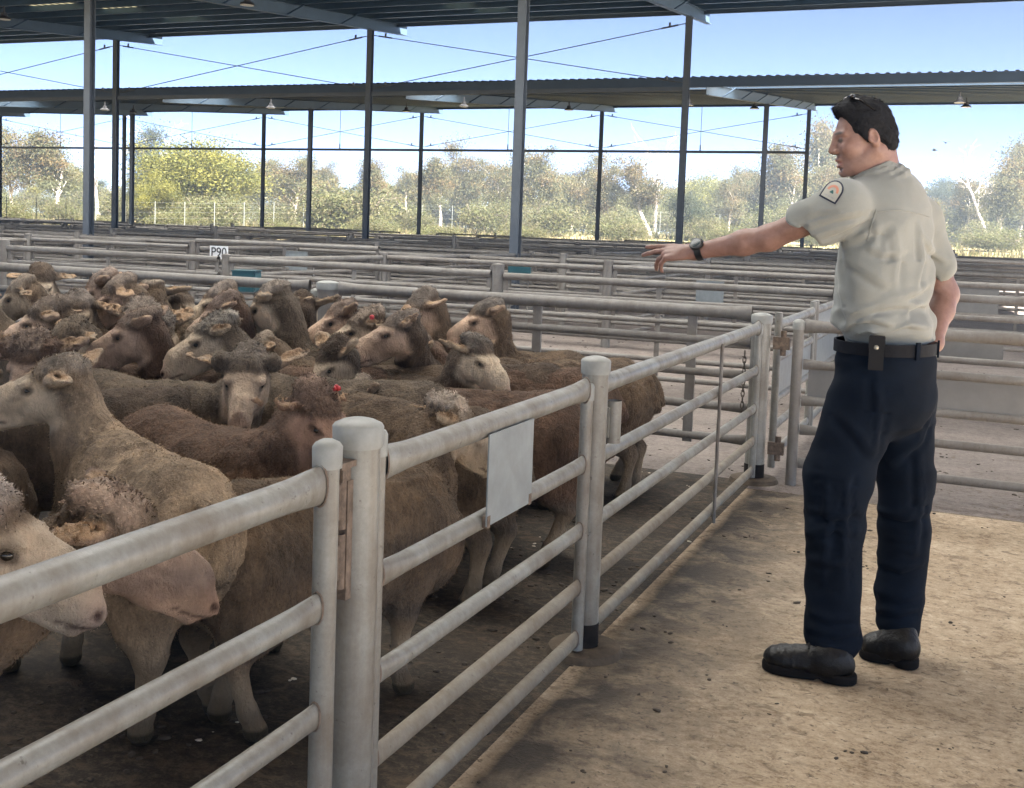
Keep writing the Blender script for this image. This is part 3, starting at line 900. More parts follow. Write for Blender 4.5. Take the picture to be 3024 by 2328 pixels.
class SDF:
    def __init__(self):
        self.p = []
    def cap(self, a, b, ra, rb=None, k=0.03, sq=None, mode='+'):
        a, b = np.array(a, float), np.array(b, float)
        rb = ra if rb is None else rb
        m = max(ra, rb)
        self.p.append(('c', a, b, ra, rb, k, mode, np.minimum(a, b) - m, np.maximum(a, b) + m))
        return self
    def ell(self, c, r, axes=None, k=0.03, mode='+'):
        c, r = np.array(c, float), np.array(r, float)
        A = np.eye(3) if axes is None else np.array(axes, float)     # rows are the axes
        ext = np.sqrt(((A * r[:, None]) ** 2).sum(0))
        self.p.append(('e', c, r, A, None, k, mode, c - ext, c + ext))
        return self
    def half(self, n, d, k=0.005):
        """cut away everything where p.n > d"""
        self.p.append(('h', np.array(n, float), d, None, None, k, '-', None, None))
        return self
    def dist(self, q, pts):
        t = q[0]
        if t == 'c':
            a, b, ra, rb = q[1:5]
            ab = b - a
            L = float(ab @ ab)
            h = np.clip(((pts - a) @ ab) / max(L, 1e-9), 0, 1)
            d = pts - a - h[..., None] * ab
            return np.sqrt((d * d).sum(-1)) - (ra + (rb - ra) * h)
        if t == 'e':
            c, r, A = q[1:4]
            l = (pts - c) @ A.T
            k0 = np.sqrt(((l / r) ** 2).sum(-1))
            k1 = np.sqrt(((l / (r * r)) ** 2).sum(-1))
            return k0 * (k0 - 1.0) / np.maximum(k1, 1e-6)
        return pts @ q[1] - q[2]
    def mesh(self, h, disp=None, pad=0.03):
        """surface-net vertices and quads at cell size h"""
        lo = np.min([q[7] for q in self.p if q[6] == '+'], 0) - pad
        hi = np.max([q[8] for q in self.p if q[6] == '+'], 0) + pad
        n = np.ceil((hi - lo) / h).astype(int) + 2
        F = np.full(n, 1.0, np.float32)
        ax = [lo[i] + h * np.arange(n[i]) for i in range(3)]
        for q in self.p:
            k = q[5]
            if q[0] == 'h':
                s = tuple(slice(0, n[i]) for i in range(3))
            else:
                e = k + 3 * h + 0.01
                a = np.clip(np.floor((q[7] - e - lo) / h).astype(int), 0, n - 1)
                b = np.clip(np.ceil((q[8] + e - lo) / h).astype(int) + 1, 1, n)
                s = tuple(slice(a[i], b[i]) for i in range(3))
            g = np.stack(np.meshgrid(ax[0][s[0]], ax[1][s[1]], ax[2][s[2]], indexing='ij'), -1)
            d = self.dist(q, g).astype(np.float32)
            f = F[s]
            if q[6] == '+':
                t = np.clip(0.5 + 0.5 * (f - d) / k, 0, 1)
                F[s] = f * (1 - t) + d * t - k * t * (1 - t)
            else:
                sd = d if q[0] == 'h' else -d
                t = np.clip(0.5 - 0.5 * (f - sd) / k, 0, 1)
                F[s] = f * (1 - t) + sd * t + k * t * (1 - t)
        if disp is not None:
            idx = np.argwhere(np.abs(F) < 0.05)
            pts = lo + idx * h
            F[idx[:, 0], idx[:, 1], idx[:, 2]] -= disp(pts).astype(np.float32)
        return surface_net(F, lo, h)

def surface_net(F, lo, h):
    S = F < 0
    nx, ny, nz = F.shape
    def corner(A, i, j, k):
        return A[i:nx - 1 + i, j:ny - 1 + j, k:nz - 1 + k]
    cnt = sum(corner(S, i, j, k).astype(np.int8) for i in (0, 1) for j in (0, 1) for k in (0, 1))
    cells = np.argwhere((cnt > 0) & (cnt < 8))
    vid = np.full((nx - 1, ny - 1, nz - 1), -1, np.int64)
    vid[cells[:, 0], cells[:, 1], cells[:, 2]] = np.arange(len(cells))
    acc = np.zeros((len(cells), 3)); num = np.zeros(len(cells))
    cs = [(i, j, k) for i in (0, 1) for j in (0, 1) for k in (0, 1)]
    val = {c: F[cells[:, 0] + c[0], cells[:, 1] + c[1], cells[:, 2] + c[2]].astype(float) for c in cs}
    for c in cs:
        for axx in range(3):
            if c[axx] == 0:
                e = list(c); e[axx] = 1; e = tuple(e)
                a, b = val[c], val[e]
                m = (a < 0) != (b < 0)
                t = np.where(m, a / np.where(m, a - b, 1), 0)
                p = np.tile(np.array(c, float), (len(cells), 1)); p[:, axx] += t
                acc += p * m[:, None]; num += m
    V = lo + (cells + acc / np.maximum(num, 1)[:, None]) * h
    quads = []
    for axx in range(3):
        sl0 = [slice(None)] * 3; sl1 = [slice(None)] * 3
        sl0[axx] = slice(0, -1); sl1[axx] = slice(1, None)
        a, b = S[tuple(sl0)], S[tuple(sl1)]
        e = np.argwhere(a != b)
        o = [q for q in range(3) if q != axx]
        e = e[(e[:, o[0]] > 0) & (e[:, o[1]] > 0) & (e[:, o[0]] < F.shape[o[0]] - 1) & (e[:, o[1]] < F.shape[o[1]] - 1)]
        if not len(e): continue
        inside_first = a[e[:, 0], e[:, 1], e[:, 2]]
        q = []
        for d0, d1 in ((-1, -1), (0, -1), (0, 0), (-1, 0)):
            c = e.copy(); c[:, o[0]] += d0; c[:, o[1]] += d1
            q.append(vid[c[:, 0], c[:, 1], c[:, 2]])
        q = np.stack(q, 1)
        flip = inside_first if axx != 1 else ~inside_first
        q[~flip] = q[~flip][:, ::-1]
        quads.append(q)
    Q = np.concatenate(quads)
    return V, Q[(Q >= 0).all(1)]

def np_mesh(name, V, Q, cols=None):
    me = bpy.data.meshes.new(name)
    me.vertices.add(len(V)); me.vertices.foreach_set('co', np.ascontiguousarray(V, np.float32).ravel())
    me.loops.add(Q.size); me.loops.foreach_set('vertex_index', np.ascontiguousarray(Q, np.int32).ravel())
    me.polygons.add(len(Q))
    me.polygons.foreach_set('loop_start', np.arange(0, Q.size, Q.shape[1], dtype=np.int32))
    me.polygons.foreach_set('loop_total', np.full(len(Q), Q.shape[1], np.int32))
    me.polygons.foreach_set('use_smooth', np.ones(len(Q), bool))
    me.update(calc_edges=True)
    if cols is not None:
        at = me.color_attributes.new('tint', 'FLOAT_COLOR', 'POINT')
        c = np.ones((len(V), 4), np.float32); c[:, :cols.shape[1]] = cols
        at.data.foreach_set('color', c.ravel())
    return me

# ------------------------------------------------------------------ sheep
def hide_mat():
    m, nt, b = new_mat('sheep_hide')
    a = N(nt, 'ShaderNodeAttribute'); a.attribute_name = 'tint'
    v = coords(nt)
    n1 = noise(nt, v, 9.0, 6, 0.7)
    n2 = noise(nt, v, 120.0, 5, 0.75)
    n3 = noise(nt, coords(nt, (1.0, 1.0, 0.35)), 45.0, 5, 0.7, 0.6)
    k = math_n(nt, 'ADD', math_n(nt, 'MULTIPLY', n1, 0.5), math_n(nt, 'ADD', math_n(nt, 'MULTIPLY', n2, 0.22), math_n(nt, 'MULTIPLY', n3, 0.28)))
    f = ramp(nt, k, [(0.38, (0.36, 0.35, 0.34)), (0.5, (0.95, 0.95, 0.95)), (0.62, (1.7, 1.66, 1.6))])
    # alpha: 1 on wool, 0 on bare skin, eyes and hoofs
    c = mix(nt, math_n(nt, 'ADD', math_n(nt, 'MULTIPLY', a.outputs['Alpha'], 0.65), 0.30), a.outputs['Color'], mix(nt, 1.0, a.outputs['Color'], f, 'MULTIPLY'))
    nt.links.new(c, b.inputs['Base Color'])
    nt.links.new(maprange(nt, a.outputs['Alpha'], 0, 1, 0.55, 0.95), b.inputs['Roughness'])
    b.inputs['Specular IOR Level'].default_value = 0.2
    nt.links.new(math_n(nt, 'MULTIPLY', a.outputs['Alpha'], 0.10), b.inputs['Sheen Weight'])
    b.inputs['Sheen Roughness'].default_value = 0.4
    b.inputs['Sheen Tint'].default_value = (0.9, 0.85, 0.78, 1)
    bump(nt, b, math_n(nt, 'ADD', math_n(nt, 'MULTIPLY', n2, 0.5), math_n(nt, 'MULTIPLY', n3, 0.9)), 1.0, 0.03)
    return m
M['hide'] = hide_mat()
M['eye'] = plain('sheep_eye', (0.012, 0.009, 0.006), 0.22, 0, 0.1)
M['tag_red'] = plain('red_ear_tag', (0.42, 0.025, 0.03), 0.4)
def wool_mat():
    m, nt, b = new_mat('wool_locks')
    a = N(nt, 'ShaderNodeAttribute'); a.attribute_name = 'tint'
    nt.links.new(a.outputs['Color'], b.inputs['Base Color'])
    b.inputs['Roughness'].default_value = 0.9
    b.inputs['Specular IOR Level'].default_value = 0.15
    return m
M['wool'] = wool_mat()

def unit(v):
    v = np.array(v, float)
    return v / np.linalg.norm(v)

def sm(a, b, x):
    t = np.clip((x - a) / (b - a), 0, 1)
    return t * t * (3 - 2 * t)

SHEEP_N = 0
def fleece(o, me, V, C, wool, top, near, n, sz, seed, curly):
    """short shorn wool: many tiny tapering locks rooted in the hide"""
    g = np.random.default_rng(seed)
    nv = len(V)
    nor = np.zeros(nv * 3, np.float32)
    me.vertex_normals.foreach_get('vector', nor)
    nor = nor.reshape(-1, 3)
    w = np.clip(wool, 0, 1) * (V[:, 2] > 0.16) + 0.7 * top
    w = np.where(wool < 0.35, top * 0.5, w) + near * (wool < 0.6) * (V[:, 2] > 0.35) * (1.5 if sz <= 1 else 0.8)
    bare = (wool < 0.5) & (top < 0.3)
    pr = w / w.sum()
    ix = g.choice(nv, n, p=pr)
    N_ = nor[ix]
    comb = np.array((-0.75, 0, -0.55))
    t = comb[None] - (N_ @ comb)[:, None] * N_
    cl = np.stack([vnoise(V[ix] * 22 + 5), vnoise(V[ix] * 22 + 17), vnoise(V[ix] * 22 + 31)], 1) * 0.8       # locks lean together
    tp = top[ix][:, None]
    bm = bare[ix][:, None]
    d = N_ * np.where(bm, 0.16, 0.42 + 0.25 * tp) + t * (0.8 - 0.4 * tp) + cl * np.where(bm, 0.35, 1 + 0.7 * tp * curly) + g.normal(0, 1, (n, 3)) * np.where(bm, 0.15, 0.30 + 0.35 * tp)
    d /= np.linalg.norm(d, axis=1)[:, None]
    L = g.uniform(0.0045, 0.0085, n) * sz * np.where(bare[ix], 0.55, 1 + 0.12 * top[ix] * (0.3 + curly))
    W = g.uniform(0.0009, 0.0016, n) * sz * np.where(bare[ix], 0.7, 1 + 0.5 * top[ix])
    s = np.cross(d, N_ + g.normal(0, 0.4, (n, 3))); s /= np.linalg.norm(s, axis=1)[:, None] + 1e-9
    P = V[ix] + g.normal(0, 0.003, (n, 3)) - N_ * 0.002
    tri = np.stack([P - s * W[:, None], P + s * W[:, None], P + d * L[:, None]], 1).reshape(-1, 3)
    col = C[ix] * np.where(bm | (tp > 0.3), g.uniform(0.82, 1.2, (n, 1)), g.uniform(0.75, 1.45, (n, 1))) * (1 + 0.35 * vnoise(V[ix] * 30))[:, None]
    fm = np_mesh('fleece', tri, np.arange(n * 3).reshape(-1, 3), np.repeat(np.clip(col, 0.01, 0.8), 3, 0))
    nn = np.repeat(N_ * 0.8 + d * 0.35, 3, 0); nn /= np.linalg.norm(nn, axis=1)[:, None]
    fm.normals_split_custom_set_from_vertices([tuple(q) for q in nn.tolist()])
    link_mesh('fleece', fm, M['wool'], o)

def sheep(label, withers, heading, head, hyaw, hpitch, zb=0.72, hs=1.08, wool=(0.20, 0.155, 0.115), face=(0.46, 0.34, 0.25),
          cap=(0.34, 0.28, 0.22), res=0.011, roll=0.0, curly=0.4, horn=0.0, tag_side=0, ear=0.0, seed=None, leg=True):
    """withers: world XY below the shoulder top; heading / hyaw in degrees in the camera's frame; head: world centre of the skull"""
    global SHEEP_N
    SHEEP_N += 1
    rs = random.Random(seed if seed is not None else SHEEP_N)
    s = zb / 0.70
    F3, up = cam_dir(heading), np.array([0, 0, 1.0])
    L3 = np.cross(up, F3)
    origin = np.array([withers[0], withers[1], 0.0]) - F3 * 0.26 * s
    rz = math.atan2(F3[1], F3[0])
    B = np.stack([F3, L3, up])
    loc = lambda p: B @ (np.array(p, float) - origin)
    Hc = loc(head)
    d3 = cam_dir(hyaw) * math.cos(R(hpitch)) + up * math.sin(R(hpitch))
    d = unit(B @ d3)
    l = unit(np.cross([0, 0, 1.0], d))
    u = np.cross(d, l)
    if roll:
        l, u = l * math.cos(R(roll)) + u * math.sin(R(roll)), u * math.cos(R(roll)) - l * math.sin(R(roll))
    A = np.stack([d, l, u])
    at = lambda x, y, z: Hc + (d * x + l * y + u * z) * hs
    S = SDF()
    e = lambda c, r, k=0.06: S.ell(np.array(c) * s, np.array(r) * s, None, k)
    c = lambda a, b, ra, rb, k=0.05: S.cap(np.array(a) * s, np.array(b) * s, ra * s, rb * s, k)
    w = rs.uniform(0.95, 1.06)
    e((0.20, 0, 0.465), (0.22, 0.155 * w, 0.225))
    e((0.0, 0, 0.455), (0.36, 0.178 * w, 0.215))
    e((-0.28, 0, 0.49), (0.21, 0.16 * w, 0.195))
    c((0.24, 0, 0.575), (-0.28, 0, 0.60), 0.095, 0.10)
    e((0.36, 0, 0.43), (0.12, 0.115, 0.16))
    c((-0.44, 0, 0.60), (-0.50, 0, 0.47), 0.035, 0.028, 0.03)
    if leg:
        for sy in (-1, 1):
            dx = rs.uniform(-0.06, 0.06)
            c((0.24, sy * 0.10, 0.40), (0.22 + dx * 0.4, sy * 0.105, 0.26), 0.075, 0.042)
            c((0.22 + dx * 0.4, sy * 0.105, 0.27), (0.23 + dx, sy * 0.10, 0.085), 0.034, 0.023, 0.03)
            c((0.23 + dx, sy * 0.10, 0.09), (0.255 + dx, sy * 0.10, 0.035), 0.027, 0.030, 0.02)
            c((0.25 + dx, sy * 0.10, 0.03), (0.265 + dx, sy * 0.10, 0.022), 0.030, 0.026, 0.01)
            dx = rs.uniform(-0.06, 0.06)
            e((-0.29, sy * 0.10, 0.41), (0.13, 0.075, 0.16))
            c((-0.27, sy * 0.11, 0.36), (-0.37 + dx * 0.5, sy * 0.11, 0.245), 0.075, 0.036)
            c((-0.375 + dx * 0.5, sy * 0.11, 0.25), (-0.335 + dx, sy * 0.105, 0.085), 0.033, 0.023, 0.03)
            c((-0.335 + dx, sy * 0.105, 0.09), (-0.31 + dx, sy * 0.105, 0.035), 0.027, 0.030, 0.02)
            c((-0.315 + dx, sy * 0.105, 0.03), (-0.30 + dx, sy * 0.105, 0.022), 0.030, 0.026, 0.01)
    # neck
    nb = np.array((0.27, 0, 0.545)) * s
    nb2 = np.array((0.38, 0, 0.43)) * s
    he = at(-0.065, 0, -0.035)
    mid = nb * 0.5 + he * 0.5 + np.array((0.03, 0, -0.02))
    S.cap(nb, mid, 0.112 * s, 0.083 * s, 0.07)
    S.cap(mid, he, 0.083 * s, 0.064 * hs, 0.045)
    S.cap(nb2, at(-0.035, 0, -0.055), 0.082 * s, 0.044 * hs, 0.06)
    # head
    hk = 0.022
    ears = []
    S.ell(Hc, np.array((0.100, 0.073, 0.078)) * hs, A, hk)
    S.cap(at(0.04, 0, 0.006), at(0.185, 0, -0.030), 0.053 * hs, 0.033 * hs, hk)
    S.ell(at(0.115, 0, 0.002), np.array((0.095, 0.032, 0.044)) * hs, A, 0.03)
    S.ell(at(0.207, 0, -0.044), np.array((0.038, 0.033, 0.030)) * hs, A, hk)
    S.cap(at(-0.01, 0, -0.050), at(0.188, 0, -0.075), 0.050 * hs, 0.021 * hs, hk)
    S.ell(at(0.02, 0.042, -0.045), np.array((0.06, 0.028, 0.04)) * hs, A, 0.03)
    S.ell(at(0.02, -0.042, -0.045), np.array((0.06, 0.028, 0.04)) * hs, A, 0.03)
    for sy in (-1, 1):
        S.ell(at(0.055, sy * 0.054, 0.034), np.array((0.028, 0.016, 0.012)) * hs, A, 0.012)
        S.ell(at(0.058, sy * 0.064, 0.014), np.array((0.020, 0.010, 0.014)) * hs, A, 0.006, '-')
        S.ell(at(0.240, sy * 0.019, -0.034), np.array((0.014, 0.008, 0.009)) * hs, A, 0.004, '-')
        dr = rs.uniform(-0.25, 0.12) + ear
        ed = unit(l * sy * 0.86 - d * 0.42 + u * dr)
        en = unit(np.cross(ed, d * 0.25 + u * -0.9))
        ew = np.cross(en, ed)
        ec = at(-0.035, sy * 0.068, 0.030)
        S.cap(ec, ec + ed * 0.05 * hs, 0.020 * hs, 0.020 * hs, 0.018)
        S.ell(ec + ed * 0.084 * hs, np.array((0.076, 0.034, 0.014)) * hs, np.stack([ed, en, ew]), 0.012)
        ears.append((ec + ed * 0.086 * hs, ed, en, ew))
        S.ell(ec + ed * 0.090 * hs - ew * 0.011 * hs, np.array((0.058, 0.023, 0.011)) * hs, np.stack([ed, en, ew]), 0.006, '-')
        if horn:
            S.ell(at(-0.02, sy * 0.085, 0.055), np.array((0.042, 0.036, 0.042)) * hs * horn, A, 0.02)
    S.cap(at(0.17, 0.034, -0.066), at(0.225, 0.022, -0.064), 0.004, 0.004, 0.003, mode='-')
    S.cap(at(0.17, -0.034, -0.066), at(0.225, -0.022, -0.064), 0.004, 0.004, 0.003, mode='-')
    S.ell(at(-0.045, 0, 0.048), np.array((0.085, 0.070, 0.050)) * hs, A, 0.03)
    off = np.array([rs.uniform(0, 20) for _ in range(3)])
    def masks(p):
        q = (p - Hc) @ A.T / hs                     # head frame
        near = sm(0.30, 0.22, np.linalg.norm((p - Hc) / hs - d * 0.05, axis=1))
        bare = near * sm(0.000, 0.05, q[:, 0] + 0.025 + 0.9 * np.clip(0.02 - q[:, 2], 0, 0.03) - np.maximum(0, q[:, 2] - 0.02) * 1.5)
        bare = bare * sm(0.100, 0.075, np.abs(q[:, 1])) * sm(-0.135, -0.105, q[:, 2] + 0.25 * np.minimum(q[:, 0], 0.1))
        return q, near, bare
    def disp(p):
        q, near, bare = masks(p)
        top = near * sm(0.07, 0.0, q[:, 0]) * sm(-0.02, 0.03, q[:, 2])
        leg_m = sm(0.30, 0.22, p[:, 2])
        wl = (1 - bare) * (1 - leg_m)
        big = vnoise(p * 9 + off) * 0.010
        rid = 1 - np.abs(vnoise(p * np.array([7.0, 16, 6.0]) + off + vnoise(p * 6)[:, None] * 0.8))   # skin creases
        dx = (p[:, 0] / s)
        creases = (rid - 0.75) * 0.016 * sm(-0.5, 0.35, dx)
        curl = (np.abs(vnoise(p * 70 + off)) - 0.3) * 0.020 * curly
        fine = vnoise(p * 45 + off) * 0.0030 + (0.5 - np.abs(vnoise(p * 28 + off))) * 0.006
        wr = vnoise(np.stack([q[:, 0] * 60, q[:, 1] * 14, q[:, 2] * 14], 1) + off) * 0.0036 + vnoise(q * 34 + off) * 0.0028
        return wl * (big + creases + fine) + top * curl + bare * wr
    V, Q = S.mesh(res, disp)
    # ---- colour per vertex (wool, bare face, legs, ears, nose)
    q, near, bare = masks(V)
    n1 = vnoise(V * 6 + off); n2 = vnoise(V * 14 + 3.1 + off)
    wool = np.array(wool); face = np.array(face); capc = np.array(cap)
    C = wool[None] * (1 + 0.22 * n1 + 0.16 * n2)[:, None]
    pale = sm(0.35, 0.75, vnoise(V * 3.3 + 9 + off)) * 0.35
    C = C * (1 - pale)[:, None] + (wool * 1.5)[None] * pale[:, None]
    legm = sm(0.31 * s, 0.17 * s, V[:, 2] + 0.03 * n2)
    C = C * (1 - legm)[:, None] + np.array((0.36, 0.275, 0.19))[None] * (legm * (1 + 0.2 * n2))[:, None]
    # dirt low on the legs and belly
    dl = sm(0.14, 0.05, V[:, 2]) * 0.6
    C = C * (1 - dl)[:, None] + np.array((0.16, 0.115, 0.07))[None] * dl[:, None]
    hoof = sm(0.045, 0.035, V[:, 2])
    C = C * (1 - hoof)[:, None] + np.array((0.07, 0.055, 0.035))[None] * hoof[:, None]
    topm = near * sm(0.05, -0.02, q[:, 0]) * sm(0.015, 0.06, q[:, 2]) * sm(0.095, 0.06, np.abs(q[:, 1]))
    C = C * (1 - topm * 0.75)[:, None] + capc[None] * (topm * 0.75 * (1 + 0.3 * n2))[:, None]
    n3 = vnoise(V * 40 + off)
    fcol = face[None] * (1 + 0.18 * n1 + 0.20 * n2 + 0.20 * n3)[:, None]
    nose = sm(0.18, 0.235, q[:, 0])
    fcol = fcol * (1 - nose * 0.5)[:, None] + np.array((0.50, 0.32, 0.25))[None] * (nose * 0.5)[:, None]
    C = C * (1 - bare)[:, None] + fcol * bare[:, None]
    earm = np.zeros(len(V))
    for (c0, e0, e1, e2) in ears:
        w_ = (V - c0) / hs
        earm = np.maximum(earm, sm(1.25, 0.9, np.sqrt(((w_ @ e0) / 0.085) ** 2 + ((w_ @ e1) / 0.046) ** 2 + ((w_ @ e2) / 0.022) ** 2)))
    inner = np.zeros(len(V))
    for (c0, e0, e1, e2) in ears:
        w_ = (V - c0) / hs
        inner = np.maximum(inner, sm(1.05, 0.75, np.sqrt(((w_ @ e0) / 0.078) ** 2 + ((w_ @ e1) / 0.038) ** 2)) * sm(0.002, -0.004, w_ @ e2) * (np.abs(w_ @ e2) < 0.04))
    outc = (np.array(face) * 0.62 + np.array(wool) * 0.38)[None] * (1 + 0.3 * n2)[:, None]
    inc = np.array((0.42, 0.28, 0.17))[None] * (1 + 0.35 * n2)[:, None]
    ec_ = outc * (1 - inner)[:, None] + inc * inner[:, None]
    C = C * (1 - earm)[:, None] + ec_ * earm[:, None]
    A_wool = (1 - bare) * (1 - legm) * (1 - 0.8 * earm)
    for sy in (-1, 1):
        r = np.sqrt(((q[:, 0] - 0.240) / 0.019) ** 2 + ((q[:, 1] - sy * 0.020) / 0.012) ** 2 + ((q[:, 2] + 0.034) / 0.012) ** 2)
        m = sm(1.3, 0.7, r); C = C * (1 - m)[:, None] + np.array((0.05, 0.022, 0.018))[None] * m[:, None]
        r = np.sqrt(((q[:, 0] - 0.058) / 0.030) ** 2 + ((q[:, 1] - sy * 0.062) / 0.03) ** 2 + ((q[:, 2] - 0.012) / 0.015) ** 2)
        m = sm(1.2, 0.6, r) * 0.75; C = C * (1 - m)[:, None] + np.array((0.05, 0.033, 0.025))[None] * m[:, None]
        r = np.sqrt(((q[:, 0] - 0.10) / 0.03) ** 2 + ((q[:, 1] - sy * 0.05) / 0.03) ** 2 + ((q[:, 2] + 0.005) / 0.009) ** 2)
        m = sm(1.2, 0.4, r) * 0.4; C = C * (1 - m)[:, None] + np.array((0.10, 0.065, 0.05))[None] * m[:, None]
        y0 = np.abs(q[:, 1] - sy * 0.03) < 0.03
        m = (sm(0.006, 0.002, np.abs(q[:, 2] + 0.066 - (q[:, 0] - 0.19) * 0.1)) * sm(0.145, 0.165, q[:, 0]) * y0) * 0.75
        C = C * (1 - m)[:, None] + np.array((0.06, 0.03, 0.025))[None] * m[:, None]
    C = np.clip(C, 0.004, 0.9)
    me = np_mesh('sheep', V, Q, np.concatenate([C, A_wool[:, None]], 1))
    o = link_mesh('sheep', me, M['hide'], None, origin, rz)
    tag(o, label, 'sheep', 'shorn sheep crowded in the pen')
    fleece(o, me, V, C, A_wool, topm, near, 52000 if res < 0.01 else 16000, 1.0 if res < 0.01 else 1.25, SHEEP_N, curly)
    for sy in (-1, 1):
        mb = MB(); mb.sphere((0, 0, 0), 0.0125 * hs, 6, (1, 1, 0.85))
        mb.obj('eye', M['eye'], o, at(0.057, sy * 0.0488, 0.012))
    if tag_side:
        ec = at(-0.07, tag_side * 0.115, 0.05)
        mb = MB(); mb.sphere((0, 0, 0), 0.012, 6, (1, 0.6, 1)); mb.tube([(0, -0.012, -0.002), (0, 0.012, -0.002)], 0.008, 8)
        mb.obj('ear_tag', M['tag_red'], o, ec)
    return o

def flock():
    BR = (0.118, 0.072, 0.048); GY = (0.128, 0.097, 0.069); DK = (0.090, 0.064, 0.045); TN = (0.316, 0.230, 0.152); MID = (0.137, 0.095, 0.062)
    PK = (0.60, 0.43, 0.31); YF = (0.62, 0.49, 0.35); RF = (0.52, 0.37, 0.27); GF = (0.42, 0.33, 0.235)
    def W(vx, vy, zb): p = cam_z(vx, vy, zb); return p[:2]
    def WD(vx, vy, d): return cam_pt(vx, vy, d)[:2]
    hd = lambda vx, vy, d: cam_pt(vx, vy, d)
    n = 0.0085
    # --- nearest, low on the left
    h = hd(-34, 1150, 1.88); sheep('woolly-topped pale sheep lowest in the left corner, nose to the right', (h - cam_dir(8) * 0.48)[:2], 12, h, 4, -24, 0.74, 1.01, MID, (0.52, 0.42, 0.32), (0.50, 0.42, 0.36), n, curly=1.3, seed=3)
    h = hd(252, 1152, 2.16); sheep('pinkish sheep looking right from behind the woolly-topped sheep', (h - cam_dir(20) * 0.50)[:2], 25, h, 14, -28, 0.74, 0.99, MID, (0.44, 0.31, 0.235), (0.46, 0.35, 0.28), n, curly=0.9, seed=4)
    # --- second line
    sheep('tan sheep with long raised neck and head turned left across the left edge', W(240, 912, 0.74), 128, hd(114, 829, 3.42), 183, -14, 0.74, 0.99, TN, YF, (0.20, 0.17, 0.14), n, seed=5, ear=0.25)
    sheep('reddish brown sheep with red ear tag, head behind the gate post', W(545, 922, 0.73), -42, hd(675, 892, 3.40), -34, -38, 0.73, 0.97, BR, (0.40, 0.25, 0.175), (0.26, 0.18, 0.135), n, curly=1.0, tag_side=1, seed=6, ear=-0.1)
    sheep('brown sheep standing behind the thick gate post, head hidden by the white plate', WD(858, 1000, 3.32), 42, hd(962, 912, 3.62), 18, -30, 0.68, 0.95, MID, YF, (0.50, 0.43, 0.36), n, curly=1.0, seed=7)
    sheep('dark sheep at the left edge whose head is out of frame', WD(-70, 960, 3.25), 75, hd(-150, 860, 3.6), 150, -10, 0.73, 0.95, MID, GF, seed=8)
    sheep('sheep facing the camera with pale blaze and ears held out', W(440, 818, 0.74), -25, hd(527, 808, 4.18), -84, -27, 0.74, 1.14, GY, (0.56, 0.42, 0.30), (0.17, 0.14, 0.115), n, horn=0.9, seed=9, ear=0.05)
    sheep('sheep with a brown face pointing down, second from the left edge below the orange ear', W(205, 775, 0.73), 205, hd(68, 772, 4.30), -98, -46, 0.73, 0.97, BR, RF, (0.24, 0.18, 0.14), n, horn=1.0, curly=0.9, seed=10)
    sheep('big-headed grey sheep looking left in the middle of the flock', W(618, 800, 0.74), 174, hd(455, 726, 4.80), 186, -27, 0.74, 1.10, GY, YF, (0.26, 0.235, 0.20), n, curly=1.0, seed=12, ear=0.12)
    sheep('reddish-faced sheep looking left with one orange ear up', WD(415, 760, 4.95), 178, hd(290, 713, 4.85), 186, -26, 0.74, 1.08, BR, RF, (0.30, 0.23, 0.18), n, seed=13, ear=0.3)
    sheep('brown-backed sheep with hidden head behind the tagged sheep', W(760, 838, 0.72), 150, hd(640, 905, 4.6), 165, -60, 0.72, 0.90, MID, GF, seed=14)
    sheep('smooth brown-backed sheep with hidden head behind the white plate', W(905, 822, 0.72), 176, hd(770, 860, 4.7), 200, -55, 0.72, 0.90, BR, GF, seed=15)
    sheep('pale-muzzled sheep looking right in front of the long back panel', W(935, 800, 0.70), -18, hd(1018, 764, 4.95), -34, -32, 0.70, 0.97, DK, (0.62, 0.50, 0.36), (0.20, 0.175, 0.15), n, seed=16, ear=0.1)
    sheep('sheep with only the dark top of its head and two ears showing among the backs', WD(760, 800, 4.95), 170, hd(712, 775, 4.9), 215, -45, 0.64, 0.90, DK, YF, DK, seed=17, ear=0.35)
    sheep('sheep looking left with raised ears, front of three heads beside the back panel', W(925, 765, 0.72), 178, hd(848, 711, 5.25), 190, -22, 0.72, 1.01, DK, PK, (0.22, 0.18, 0.15), n, seed=18, ear=0.4)
    sheep('red-tagged sheep looking left, middle of three heads beside the back panel', WD(850, 760, 5.75), 178, hd(774, 705, 5.55), 188, -26, 0.72, 1.01, MID, YF, (0.36, 0.29, 0.23), n, tag_side=1, curly=0.8, seed=19)
    sheep('sheep looking left, rear of three heads beside the back panel', WD(820, 735, 6.05), 178, hd(728, 684, 5.85), 190, -28, 0.72, 1.01, BR, PK, (0.26, 0.20, 0.16), seed=20, ear=0.15)
    sheep('tall sheep looking left with orange ear, below the middle of the back rail', WD(990, 720, 6.0), 175, hd(898, 666, 6.0), 202, -38, 0.74, 1.01, MID, PK, (0.22, 0.185, 0.155), seed=21, ear=-0.1)
    sheep('rightmost sheep, head turned left and rump towards the second post', WD(1095, 745, 5.95), 165, hd(1033, 683, 5.95), 186, -26, 0.72, 1.01, MID, PK, (0.20, 0.18, 0.16), n, seed=22, ear=0.1)
    # --- rear left of the flock
    sheep('sheep at the left edge looking left, orange inside its ear', WD(215, 720, 5.3), 178, hd(97, 689, 5.25), 186, -26, 0.74, 1.10, MID, PK, (0.25, 0.20, 0.16), n, seed=23, ear=-0.15)
    sheep('dark-headed sheep between the left-looking heads, turned to the camera', WD(260, 700, 6.0), 170, hd(165, 668, 5.85), -75, -36, 0.72, 1.03, MID, GF, (0.24, 0.2, 0.17), seed=24, ear=-0.3)
